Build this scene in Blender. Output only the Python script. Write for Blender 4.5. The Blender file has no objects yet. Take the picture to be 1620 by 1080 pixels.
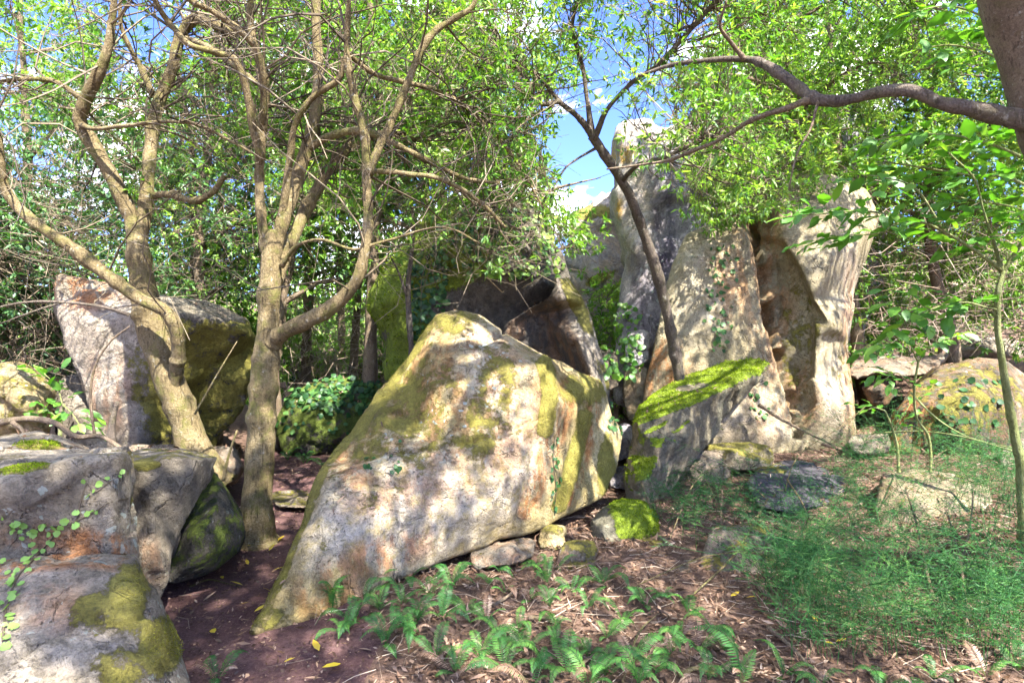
import bpy, bmesh, math, random
import numpy as np
from mathutils import Vector, Matrix
from mathutils.bvhtree import BVHTree
from mathutils.geometry import delaunay_2d_cdt

scene = bpy.context.scene
R = math.radians

# ------------------------------------------------------------------ camera
CAMZ, FPX, CX, CY = 1.6, 900.0, 810.0, 540.0
cam_data = bpy.data.cameras.new('camera')
cam_data.lens = 20.0
cam_data.sensor_width = 36.0
cam_data.clip_start = 0.05
cam_data.clip_end = 2000.0
cam = bpy.data.objects.new('camera', cam_data)
cam.location = (0, 0, CAMZ)
cam.rotation_euler = (R(90), 0, 0)
scene.collection.objects.link(cam)
scene.camera = cam

# ------------------------------------------------------------------ light
SUN_EL, SUN_AZ = R(52), R(35)          # azimuth: to the right of straight behind the camera
sdir = Vector((math.sin(SUN_AZ) * math.cos(SUN_EL), -math.cos(SUN_AZ) * math.cos(SUN_EL), math.sin(SUN_EL)))
world = bpy.data.worlds.new('World')
scene.world = world
world.use_nodes = True
wn, wl = world.node_tree.nodes, world.node_tree.links
wn.clear()
w_out = wn.new('ShaderNodeOutputWorld')
w_bg = wn.new('ShaderNodeBackground')
w_sky = wn.new('ShaderNodeTexSky')
w_sky.sky_type = 'NISHITA'
w_sky.sun_disc = False
w_sky.sun_elevation = SUN_EL
w_sky.sun_rotation = math.atan2(sdir.x, sdir.y)
w_sky.air_density = 1.0
w_sky.dust_density = 0.0
w_sky.ozone_density = 4.0
w_tc = wn.new('ShaderNodeTexCoord')
w_map = wn.new('ShaderNodeMapping')
w_map.inputs['Scale'].default_value = (1.0, 1.0, 2.2)
w_map.inputs['Location'].default_value = (3.7, 1.3, 0.1)
w_noise = wn.new('ShaderNodeTexNoise')
w_noise.inputs['Scale'].default_value = 3.2
w_noise.inputs['Detail'].default_value = 9
w_noise.inputs['Roughness'].default_value = 0.55
w_ramp = wn.new('ShaderNodeValToRGB')
w_ramp.color_ramp.elements[0].position = 0.515
w_ramp.color_ramp.elements[1].position = 0.76
w_mix = wn.new('ShaderNodeMix')
w_mix.data_type = 'RGBA'
w_mix.inputs[7].default_value = (11.5, 11.2, 10.8, 1)
wl.new(w_tc.outputs['Generated'], w_map.inputs['Vector'])
wl.new(w_map.outputs['Vector'], w_noise.inputs['Vector'])
wl.new(w_noise.outputs['Fac'], w_ramp.inputs['Fac'])
wl.new(w_ramp.outputs['Color'], w_mix.inputs[0])
w_tint = wn.new('ShaderNodeMix')
w_tint.data_type = 'RGBA'
w_tint.blend_type = 'MULTIPLY'
w_tint.inputs[0].default_value = 1.0
w_tint.inputs[7].default_value = (0.175, 0.19, 0.29, 1)
wl.new(w_sky.outputs['Color'], w_tint.inputs[6])
wl.new(w_tint.outputs[2], w_mix.inputs[6])
wl.new(w_mix.outputs[2], w_bg.inputs['Color'])
w_bg.inputs['Strength'].default_value = 0.15
wl.new(w_bg.outputs['Background'], w_out.inputs['Surface'])

sun_data = bpy.data.lights.new('sun', 'SUN')
sun_data.energy = 2.3
sun_data.angle = R(0.55)
sun_data.color = (1.0, 0.95, 0.86)
sun = bpy.data.objects.new('sun', sun_data)
sun.rotation_euler = sdir.to_track_quat('Z', 'Y').to_euler()
sun.location = (0, 0, 30)
scene.collection.objects.link(sun)

scene.view_settings.view_transform = 'Standard'
scene.view_settings.look = 'None'
scene.view_settings.exposure = 3.7
scene.view_settings.gamma = 1.0
scene.render.engine = 'CYCLES'
cy = scene.cycles
cy.max_bounces = 7
cy.diffuse_bounces = 4
cy.glossy_bounces = 2
cy.transmission_bounces = 4
cy.transparent_max_bounces = 4
cy.sample_clamp_indirect = 4.0
cy.use_adaptive_sampling = True
cy.adaptive_threshold = 0.02
cy.use_denoising = True
try:
    cy.denoiser = 'OPENIMAGEDENOISE'
    cy.denoising_input_passes = 'RGB_ALBEDO_NORMAL'
except Exception:
    pass

# ------------------------------------------------------------------ helpers
COL = scene.collection
def P(px, py, d):
    return np.array(((px - CX) / FPX * d, d, CAMZ - (py - CY) / FPX * d))
def proj(v):
    d = np.maximum(v[:, 1], 0.05)
    return CX + FPX * v[:, 0] / d, CY - FPX * (v[:, 2] - CAMZ) / d
def norm(a):
    return a / np.maximum(np.linalg.norm(a, axis=-1, keepdims=True), 1e-9)

def _hash(ix, iy, iz, seed):
    h = (ix.astype(np.uint32) * np.uint32(374761393) + iy.astype(np.uint32) * np.uint32(668265263)
         + iz.astype(np.uint32) * np.uint32(2147483647) + np.uint32((seed * 974711 + 12345) % 4294967296))
    h = (h ^ (h >> np.uint32(13))) * np.uint32(1274126177)
    h = (h ^ (h >> np.uint32(16))) * np.uint32(2246822519)
    h = h ^ (h >> np.uint32(15))
    return h.astype(np.float64) / 4294967295.0 * 2 - 1
def vnoise(p, seed=0):
    p = np.asarray(p, float)
    i = np.floor(p).astype(np.int64)
    f = p - i
    f = f * f * f * (f * (f * 6 - 15) + 10)
    out = 0
    for dx in (0, 1):
        wx = f[:, 0] if dx else 1 - f[:, 0]
        for dy in (0, 1):
            wy = f[:, 1] if dy else 1 - f[:, 1]
            for dz in (0, 1):
                wz = f[:, 2] if dz else 1 - f[:, 2]
                out = out + wx * wy * wz * _hash(i[:, 0] + dx, i[:, 1] + dy, i[:, 2] + dz, seed)
    return out
def fbm(p, octv=4, seed=0, gain=0.5):
    a, s, o = 1.0, 0.0, 0
    for k in range(octv):
        s = s + a * vnoise(p * (2.03 ** k) + k * 17.3, seed + k)
        o += a
        a *= gain
    return s / o
def facets(p, seed):
    """cellular noise: a tilted plane for each cell, and how near the cell border is"""
    i = np.floor(p).astype(np.int64)
    f1 = np.full(len(p), 9.0); f2 = np.full(len(p), 9.0); val = np.zeros(len(p))
    for dx in (-1, 0, 1):
        for dy in (-1, 0, 1):
            for dz in (-1, 0, 1):
                c = i + np.array((dx, dy, dz))
                j = np.stack([_hash(c[:, 0], c[:, 1], c[:, 2], seed + k) for k in range(3)], 1)
                q = p - (c + 0.5 + 0.45 * j)
                d = np.sqrt((q * q).sum(1))
                g = np.stack([_hash(c[:, 0], c[:, 1], c[:, 2], seed + 10 + k) for k in range(3)], 1)
                v = (q * g).sum(1) + 0.35 * g[:, 0]
                near = d < f1
                f2 = np.where(near, f1, np.minimum(f2, d))
                val = np.where(near, v, val)
                f1 = np.where(near, d, f1)
    return val, f2 - f1
def sstep(a, b, x):
    t = np.clip((x - a) / (b - a), 0, 1)
    return t * t * (3 - 2 * t)
def ell(px, py, cx, cy_, rx, ry, rot=0, soft=0.5):
    c, s = math.cos(R(rot)), math.sin(R(rot))
    dx, dy = px - cx, py - cy_
    u, v = (dx * c + dy * s) / rx, (-dx * s + dy * c) / ry
    return 1 - sstep(1 - soft, 1 + soft, np.sqrt(u * u + v * v))
def segdist(px, py, line):
    best = np.full(px.shape, 1e9)
    for (x0, y0), (x1, y1) in zip(line[:-1], line[1:]):
        dx, dy = x1 - x0, y1 - y0
        t = np.clip(((px - x0) * dx + (py - y0) * dy) / (dx * dx + dy * dy + 1e-9), 0, 1)
        best = np.minimum(best, np.hypot(px - x0 - t * dx, py - y0 - t * dy))
    return best
def band(px, py, line, w):
    return 1 - sstep(0.35 * w, w, segdist(px, py, line))

def tag(o, label=None, cat=None, group=None, kind=None):
    if label: o['label'] = label
    if cat: o['category'] = cat
    if group: o['group'] = group
    if kind: o['kind'] = kind
    return o
def empty(name, loc):
    o = bpy.data.objects.new(name, None)
    o.location = tuple(loc)
    o.empty_display_size = 0.1
    COL.objects.link(o)
    return o
def link_mesh(name, me, mat, parent=None):
    if mat is not None:
        me.materials.append(mat)
    o = bpy.data.objects.new(name, me)
    COL.objects.link(o)
    if parent is not None:
        o.parent = parent
        o.matrix_parent_inverse = Matrix.Translation(parent.location).inverted()
    return o

class Acc:
    """collects vertices, polygons and one per-point value into one mesh"""
    def __init__(self):
        self.v, self.loops, self.sizes, self.a, self.n = [], [], [], [], 0
    def add(self, verts, faces, val):
        """faces: int array (k, m) ; val: scalar or per-vertex"""
        verts = np.asarray(verts, float).reshape(-1, 3)
        faces = np.asarray(faces, int)
        self.v.append(verts)
        self.loops.append((faces + self.n).ravel())
        self.sizes.append(np.full(len(faces), faces.shape[1]))
        self.a.append(np.broadcast_to(np.asarray(val, float), (len(verts),)))
        self.n += len(verts)
    def more(self, faces_abs):
        f = np.asarray(faces_abs, int)
        self.loops.append(f.ravel())
        self.sizes.append(np.full(len(f), f.shape[1]))
    def mesh(self, name, smooth=True):
        me = bpy.data.meshes.new(name)
        if self.n == 0:
            return me
        v = np.concatenate(self.v)
        l = np.concatenate(self.loops)
        s = np.concatenate(self.sizes)
        me.vertices.add(len(v)); me.vertices.foreach_set('co', v.astype(np.float32).ravel())
        me.loops.add(len(l)); me.loops.foreach_set('vertex_index', l.astype(np.int32))
        me.polygons.add(len(s))
        st = np.concatenate(([0], np.cumsum(s)[:-1]))
        me.polygons.foreach_set('loop_start', st.astype(np.int32))
        me.polygons.foreach_set('loop_total', s.astype(np.int32))
        me.polygons.foreach_set('use_smooth', np.full(len(s), smooth))
        at = me.attributes.new('rnd', 'FLOAT', 'POINT')
        at.data.foreach_set('value', np.concatenate(self.a).astype(np.float32))
        me.update(calc_edges=True)
        return me
    def build(self, name, mat, parent=None, smooth=True):
        return link_mesh(name, self.mesh(name, smooth), mat, parent)

def spline(pts, n_per=6):
    pts = np.asarray(pts, float)
    if len(pts) < 3:
        t = np.linspace(0, 1, n_per + 1)[:, None]
        return pts[0] * (1 - t) + pts[-1] * t
    q = np.vstack((2 * pts[0] - pts[1], pts, 2 * pts[-1] - pts[-2]))
    out = []
    for i in range(1, len(q) - 2):
        t = np.linspace(0, 1, n_per, endpoint=False)[:, None]
        a, b, c, d = q[i - 1], q[i], q[i + 1], q[i + 2]
        out.append(0.5 * (2 * b + (c - a) * t + (2 * a - 5 * b + 4 * c - d) * t ** 2 + (3 * b - a - 3 * c + d) * t ** 3))
    out.append(pts[-1:])
    return np.vstack(out)

def tube(acc, path, rad, sides=10, val=0.5, lump=0.06, seed=0, cap=True):
    path = np.asarray(path, float)
    rad = np.broadcast_to(np.asarray(rad, float), (len(path),))
    tan = norm(np.gradient(path, axis=0))
    nrm = np.zeros_like(path)
    ref = np.array((1.0, 0, 0)) if abs(tan[0][0]) < 0.9 else np.array((0, 1.0, 0))
    n0 = np.cross(tan[0], ref); n0 /= np.linalg.norm(n0)
    for i in range(len(path)):
        n0 = n0 - tan[i] * np.dot(n0, tan[i])
        n0 /= max(np.linalg.norm(n0), 1e-9)
        nrm[i] = n0
    bi = np.cross(tan, nrm)
    ang = np.linspace(0, 2 * np.pi, sides, endpoint=False)
    dirs = nrm[:, None, :] * np.cos(ang)[None, :, None] + bi[:, None, :] * np.sin(ang)[None, :, None]
    ring = path[:, None, :] + dirs * rad[:, None, None]
    flat = ring.reshape(-1, 3)
    if lump > 0:
        rr = np.repeat(rad, sides)
        off = lump * (1.5 * fbm(flat / max(rad.mean(), 0.004) * 0.28, 2, seed + 9) + 0.8 * fbm(flat / max(rad.mean(), 0.004) * 0.9, 3, seed)) * rr
        flat = flat + dirs.reshape(-1, 3) * off[:, None]
    n = len(path)
    i = np.arange(n - 1)[:, None] * sides
    j = np.arange(sides)[None, :]
    j2 = (j + 1) % sides
    f = np.stack((i + j, i + j2, i + sides + j2, i + sides + j), -1).reshape(-1, 4)
    base = acc.n
    acc.add(flat, f, val)
    if cap:
        for k, c in ((0, path[0]), (n - 1, path[-1])):
            ci = acc.n
            acc.v.append(c.reshape(1, 3)); acc.a.append(np.full(1, val)); acc.n += 1
            a = base + k * sides + np.arange(sides)
            b = base + k * sides + (np.arange(sides) + 1) % sides
            acc.more(np.stack((a, b, np.full(sides, ci)) if k else (b, a, np.full(sides, ci)), -1))

def batch_twigs(acc, S, M, E, r0, r1, val):
    """many bent three-sided twigs at once"""
    n = len(S)
    if n == 0: return
    rings = []
    for c, r in ((S, r0), (M, (r0 + r1) / 2), (E, r1)):
        t = norm(E - S)
        ref = np.where(np.abs(t[:, 2:3]) < 0.9, np.array((0, 0, 1.0)), np.array((1.0, 0, 0)))
        u = norm(np.cross(t, ref)); w = np.cross(t, u)
        r = np.broadcast_to(np.asarray(r, float), (n,))[:, None]
        rings.append(np.stack([c + (u * math.cos(a) + w * math.sin(a)) * r for a in (0, 2.094, 4.189)], 1))
    v = np.concatenate(rings, 1)          # n, 9, 3
    f = []
    for k in (0, 3):
        for j in range(3):
            f.append((k + j, k + (j + 1) % 3, k + 3 + (j + 1) % 3, k + 3 + j))
    f = np.array(f)
    faces = (np.arange(n)[:, None, None] * 9 + f[None]).reshape(-1, 4)
    acc.add(v.reshape(-1, 3), faces, np.repeat(np.broadcast_to(np.asarray(val, float), (n,)), 9))

def batch_curves(acc, Pt, r0, r1, val):
    """many three-sided curved twigs at once; Pt: (n, k, 3)"""
    n, k = Pt.shape[:2]
    if n == 0: return
    t = norm(Pt[:, -1] - Pt[:, 0])
    ref = np.where(np.abs(t[:, 2:3]) < 0.9, np.array((0, 0, 1.0)), np.array((1.0, 0, 0)))
    u = norm(np.cross(t, ref)); w = np.cross(t, u)
    f = np.linspace(0, 1, k)
    r = (np.broadcast_to(np.asarray(r0, float), (n,))[:, None] * (1 - f) + np.broadcast_to(np.asarray(r1, float), (n,))[:, None] * f)[..., None, None]
    cs = np.stack([u * math.cos(a) + w * math.sin(a) for a in (0, 2.094, 4.189)], 1)
    v = Pt[:, :, None] + cs[:, None] * r
    j = np.arange(3); j2 = (j + 1) % 3
    b = (np.arange(k - 1) * 3)[:, None]
    q = np.stack((b + j, b + j2, b + 3 + j2, b + 3 + j), -1).reshape(-1, 4)
    faces = (np.arange(n)[:, None, None] * (3 * k) + q[None]).reshape(-1, 4)
    acc.add(v.reshape(-1, 3), faces, np.repeat(np.broadcast_to(np.asarray(val, float), (n,)), 3 * k))
def wander(rng, S, D, ln, k, amt, droop=0.0):
    """wandering growth: returns (n, k, 3)"""
    pts = [S]; d = D
    for i in range(k - 1):
        d = norm(d + amt * rng.normal(size=S.shape) + np.array((0, 0, -droop)))
        pts.append(pts[-1] + d * ln / (k - 1))
    return np.stack(pts, 1)
def on_curve(Pt, t):
    """Pt (n,k,3), t (n,m) -> points (n,m,3) and directions"""
    n, k = Pt.shape[:2]
    x = t * (k - 1)
    i = np.minimum(x.astype(int), k - 2); f = (x - i)[..., None]
    a = np.arange(n)[:, None]
    return Pt[a, i] * (1 - f) + Pt[a, i + 1] * f, norm(Pt[a, i + 1] - Pt[a, i])
def batch_leaves(acc, pos, dr, up, L, Wd, val, droop=0.25, fold=0.25, lite=False):
    """many leaves at once: pointed blades, folded on the midrib and drooping"""
    n = len(pos)
    if n == 0: return
    dr = norm(dr)
    side = norm(np.cross(dr, up))
    nz = np.cross(side, dr)
    L = np.broadcast_to(np.asarray(L, float), (n,))[:, None]
    Wd = np.broadcast_to(np.asarray(Wd, float), (n,))[:, None]
    def pt(t, s, k):
        return pos + dr * L * t + side * Wd * s + nz * (abs(s) * Wd * fold - L * droop * t * t * k)
    if lite:                               # two triangles folded on the midrib
        v = np.stack((pt(0, 0, 1), pt(0.45, 0.55, 1), pt(0.45, -0.55, 1), pt(1, 0, 1)), 1)
        b = acc.n
        ar = np.arange(n)[:, None] * 4
        acc.add(v.reshape(-1, 3), (ar + np.array((0, 3, 1))), np.repeat(np.broadcast_to(np.asarray(val, float), (n,)), 4))
        acc.more(b + ar + np.array((0, 2, 3)))
        return
    v = np.stack((pt(0, 0, 1), pt(0.32, 0.5, 1), pt(0.32, -0.5, 1), pt(0.68, 0.42, 1), pt(0.68, -0.42, 1), pt(1, 0, 1)), 1)
    b = acc.n
    ar = np.arange(n)[:, None] * 6
    acc.add(v.reshape(-1, 3), (ar + np.array((0, 2, 1))), np.repeat(np.broadcast_to(np.asarray(val, float), (n,)), 6))
    acc.more(b + ar + np.array((1, 2, 4, 3)))
    acc.more(b + ar + np.array((3, 4, 5)))

# ------------------------------------------------------------------ materials
def new_mat(name):
    m = bpy.data.materials.new(name)
    m.use_nodes = True
    m.node_tree.nodes.clear()
    return m, m.node_tree.nodes, m.node_tree.links
def nd(ns, typ, **kw):
    n = ns.new(typ)
    for k, v in kw.items():
        if k in n.inputs.keys(): n.inputs[k].default_value = v
        else: setattr(n, k, v)
    return n
def ramp(ns, ls, fac, stops, interp='LINEAR'):
    r = ns.new('ShaderNodeValToRGB')
    cr = r.color_ramp
    cr.interpolation = interp
    while len(cr.elements) < len(stops): cr.elements.new(0.5)
    for e, (p, c) in zip(cr.elements, stops):
        e.position = p
        e.color = (c, c, c, 1) if isinstance(c, (int, float)) else (*c, 1)
    ls.new(fac, r.inputs['Fac'])
    return r.outputs['Color']
def mixc(ns, ls, fac, a, b, blend='MIX'):
    m = ns.new('ShaderNodeMix')
    m.data_type = 'RGBA'
    m.blend_type = blend
    for s, x in ((0, fac), (6, a), (7, b)):
        if isinstance(x, (int, float)): m.inputs[s].default_value = x if s == 0 else (x, x, x, 1)
        elif isinstance(x, tuple): m.inputs[s].default_value = (*x, 1)
        else: ls.new(x, m.inputs[s])
    return m.outputs[2]
def mth(ns, ls, op, a, b=0.0, clamp=False):
    m = ns.new('ShaderNodeMath')
    m.operation = op
    m.use_clamp = clamp
    for s, x in ((0, a), (1, b)):
        if isinstance(x, (int, float)): m.inputs[s].default_value = x
        else: ls.new(x, m.inputs[s])
    return m.outputs[0]
def noise(ns, ls, vec, scale, detail=6, rough=0.6, dist=0.0):
    n = nd(ns, 'ShaderNodeTexNoise', Scale=scale, Detail=detail, Roughness=rough, Distortion=dist)
    ls.new(vec, n.inputs['Vector'])
    return n.outputs['Fac']
def attr(ns, name):
    a = ns.new('ShaderNodeAttribute')
    a.attribute_name = name
    return a.outputs['Fac']

def rock_material(name, c0, c1, c2, moss_c=((0.10, 0.09, 0.018), (0.28, 0.25, 0.045)), scale=1.0, rust_c=(0.34, 0.14, 0.045), dark_c=(0.045, 0.042, 0.042)):
    m, ns, ls = new_mat(name)
    out = ns.new('ShaderNodeOutputMaterial')
    bs = nd(ns, 'ShaderNodeBsdfPrincipled', Roughness=0.92)
    bs.inputs['Specular IOR Level'].default_value = 0.25
    tc = ns.new('ShaderNodeTexCoord').outputs['Object']
    n1 = noise(ns, ls, tc, 1.6 * scale, 10, 0.62, 0.4)
    n2 = noise(ns, ls, tc, 9 * scale, 10, 0.65)
    n3 = noise(ns, ls, tc, 95 * scale, 4, 0.7)
    mp = nd(ns, 'ShaderNodeMapping', Scale=(5.0 * scale, 5.0 * scale, 0.7 * scale))
    ls.new(tc, mp.inputs['Vector'])
    ns_st = noise(ns, ls, mp.outputs['Vector'], 1.5, 8, 0.6, 0.3)
    nz = noise(ns, ls, tc, 22 * scale, 8, 0.75)
    s = mth(ns, ls, 'ADD', mth(ns, ls, 'MULTIPLY', n1, 0.6), mth(ns, ls, 'MULTIPLY', n2, 0.4))
    base = ramp(ns, ls, s, ((0.34, c0), (0.5, c1), (0.66, c2)))
    # pale bare stone, plus sunlit patches painted pale
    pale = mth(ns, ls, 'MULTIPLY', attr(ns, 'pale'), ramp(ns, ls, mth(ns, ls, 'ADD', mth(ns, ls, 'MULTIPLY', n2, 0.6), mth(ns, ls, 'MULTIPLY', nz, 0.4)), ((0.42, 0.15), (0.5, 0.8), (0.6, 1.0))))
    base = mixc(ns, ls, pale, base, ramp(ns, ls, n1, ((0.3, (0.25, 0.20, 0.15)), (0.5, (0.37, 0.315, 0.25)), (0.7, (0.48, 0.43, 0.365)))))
    # rust
    rf = mth(ns, ls, 'MULTIPLY', attr(ns, 'rust'), ramp(ns, ls, mth(ns, ls, 'ADD', mth(ns, ls, 'MULTIPLY', ns_st, 0.6), mth(ns, ls, 'MULTIPLY', nz, 0.4)), ((0.46, 0.0), (0.52, 0.85), (0.6, 1.0))))
    base = mixc(ns, ls, rf, base, ramp(ns, ls, n2, ((0.3, tuple(x * 0.6 for x in rust_c)), (0.7, tuple(min(1, x * 1.4) for x in rust_c)))))
    # dark weathering streaks, plus shade painted on overhangs and recesses
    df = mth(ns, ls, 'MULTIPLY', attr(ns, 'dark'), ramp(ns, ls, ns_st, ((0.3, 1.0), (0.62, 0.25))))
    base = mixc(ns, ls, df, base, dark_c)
    # fine grain and pits
    base = mixc(ns, ls, 0.85, base, ramp(ns, ls, n3, ((0.3, 0.5), (0.52, 1.0), (0.75, 1.2))), 'MULTIPLY')
    nb = noise(ns, ls, tc, 30 * scale, 6, 0.7)
    base = mixc(ns, ls, 0.7, base, ramp(ns, ls, nb, ((0.33, 0.55), (0.47, 0.92), (0.56, 1.04), (0.7, 1.22))), 'MULTIPLY')
    # pits and chips
    vp = nd(ns, 'ShaderNodeTexVoronoi', Scale=38.0 * scale)
    ls.new(tc, vp.inputs['Vector'])
    pit = mth(ns, ls, 'MULTIPLY', ramp(ns, ls, vp.outputs['Distance'], ((0.12, 1.0), (0.24, 0.0))), ramp(ns, ls, n2, ((0.5, 0.0), (0.56, 1.0))))
    base = mixc(ns, ls, mth(ns, ls, 'MULTIPLY', pit, 0.6), base, tuple(x * 0.35 for x in c0))
    chip = ramp(ns, ls, noise(ns, ls, tc, 6.5 * scale, 9, 0.72, 0.5), ((0.555, 0.0), (0.575, 1.0)))
    base = mixc(ns, ls, mth(ns, ls, 'MULTIPLY', chip, 0.18), base, tuple(min(1, x * 1.25) for x in c2))
    # thin wandering cracks
    ck = noise(ns, ls, tc, 1.3 * scale, 5, 0.6, 0.9)
    ck2 = noise(ns, ls, tc, 4.2 * scale, 5, 0.62, 0.7)
    crk = mth(ns, ls, 'MULTIPLY', ramp(ns, ls, mth(ns, ls, 'ABSOLUTE', mth(ns, ls, 'SUBTRACT', ck, 0.5)), ((0.0, 1.0), (0.006, 0.0))), ramp(ns, ls, n2, ((0.45, 0.0), (0.55, 1.0))))
    crk2 = mth(ns, ls, 'MULTIPLY', ramp(ns, ls, mth(ns, ls, 'ABSOLUTE', mth(ns, ls, 'SUBTRACT', ck2, 0.5)), ((0.0, 1.0), (0.012, 0.0))), ramp(ns, ls, n1, ((0.5, 0.0), (0.6, 1.0))))
    crk = mth(ns, ls, 'MAXIMUM', crk, mth(ns, ls, 'MULTIPLY', crk2, 0.4))
    base = mixc(ns, ls, mth(ns, ls, 'MULTIPLY', crk, 0.4), base, tuple(x * 0.4 for x in c0))
    # lichen spots
    vo = nd(ns, 'ShaderNodeTexVoronoi', Scale=13.0 * scale)
    wv = nd(ns, 'ShaderNodeVectorMath', operation='ADD')
    nv = nd(ns, 'ShaderNodeTexNoise', Scale=14.0 * scale, Detail=4.0)
    ls.new(tc, nv.inputs['Vector'])
    sc = nd(ns, 'ShaderNodeVectorMath', operation='SCALE')
    ls.new(nv.outputs['Color'], sc.inputs[0]); sc.inputs['Scale'].default_value = 0.12
    ls.new(tc, wv.inputs[0]); ls.new(sc.outputs[0], wv.inputs[1])
    ls.new(wv.outputs[0], vo.inputs['Vector'])
    lf = mth(ns, ls, 'LESS_THAN', vo.outputs['Distance'], mth(ns, ls, 'MULTIPLY', mth(ns, ls, 'SUBTRACT', n1, 0.3), 0.85))
    lf = mth(ns, ls, 'MULTIPLY', lf, attr(ns, 'lichen'))
    base = mixc(ns, ls, mth(ns, ls, 'MULTIPLY', lf, 0.75), base, ramp(ns, ls, n2, ((0.35, (0.30, 0.40, 0.34)), (0.65, (0.48, 0.52, 0.46)))))
    # moss
    ma = attr(ns, 'moss')
    n4 = noise(ns, ls, tc, 5.5 * scale, 14, 0.8)
    mf = mth(ns, ls, 'ADD', mth(ns, ls, 'MULTIPLY', ma, 1.5), mth(ns, ls, 'MULTIPLY', mth(ns, ls, 'SUBTRACT', n4, 0.5), 3.6))
    mf = mth(ns, ls, 'MULTIPLY', ramp(ns, ls, mf, ((0.58, 0.0), (0.76, 0.92))), ramp(ns, ls, ma, ((0.0, 0.0), (0.15, 1.0))))
    n5 = noise(ns, ls, tc, 55 * scale, 5, 0.75)
    mcol = ramp(ns, ls, mth(ns, ls, 'ADD', mth(ns, ls, 'MULTIPLY', n5, 0.6), mth(ns, ls, 'MULTIPLY', n2, 0.4)), ((0.36, moss_c[0]), (0.64, moss_c[1])))
    base = mixc(ns, ls, mf, base, mcol)
    ls.new(base, bs.inputs['Base Color'])
    h = mth(ns, ls, 'ADD', mth(ns, ls, 'MULTIPLY', n2, 0.7), mth(ns, ls, 'ADD', mth(ns, ls, 'MULTIPLY', nb, 0.35), mth(ns, ls, 'MULTIPLY', n3, 0.2)))
    h = mth(ns, ls, 'SUBTRACT', h, mth(ns, ls, 'ADD', mth(ns, ls, 'MULTIPLY', crk, 0.4), mth(ns, ls, 'ADD', mth(ns, ls, 'MULTIPLY', pit, 0.25), mth(ns, ls, 'MULTIPLY', chip, 0.12))))
    h = mth(ns, ls, 'ADD', h, mth(ns, ls, 'MULTIPLY', mth(ns, ls, 'MULTIPLY', n5, mf), 0.45))
    bp = nd(ns, 'ShaderNodeBump', Strength=1.0, Distance=0.06)
    ls.new(h, bp.inputs['Height'])
    ls.new(bp.outputs['Normal'], bs.inputs['Normal'])
    ls.new(bs.outputs['BSDF'], out.inputs['Surface'])
    return m

def leaf_material(name, c0, c1, c2, trans=0.4, gloss=0.035, tint=(1.1, 1.15, 0.5)):
    m, ns, ls = new_mat(name)
    out = ns.new('ShaderNodeOutputMaterial')
    col = ramp(ns, ls, attr(ns, 'rnd'), ((0.05, c0), (0.5, c1), (0.95, c2)))
    df = ns.new('ShaderNodeBsdfDiffuse')
    tr = ns.new('ShaderNodeBsdfTranslucent')
    gl = nd(ns, 'ShaderNodeBsdfGlossy', Roughness=0.5)
    gl.inputs['Color'].default_value = (0.9, 0.95, 1, 1)
    ls.new(col, df.inputs['Color'])
    ls.new(mixc(ns, ls, 1.0, col, tint, 'MULTIPLY'), tr.inputs['Color'])
    a = ns.new('ShaderNodeMixShader'); a.inputs[0].default_value = trans
    ls.new(df.outputs[0], a.inputs[1]); ls.new(tr.outputs[0], a.inputs[2])
    b = ns.new('ShaderNodeMixShader'); b.inputs[0].default_value = gloss
    ls.new(a.outputs[0], b.inputs[1]); ls.new(gl.outputs[0], b.inputs[2])
    ls.new(b.outputs[0], out.inputs['Surface'])
    return m

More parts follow.
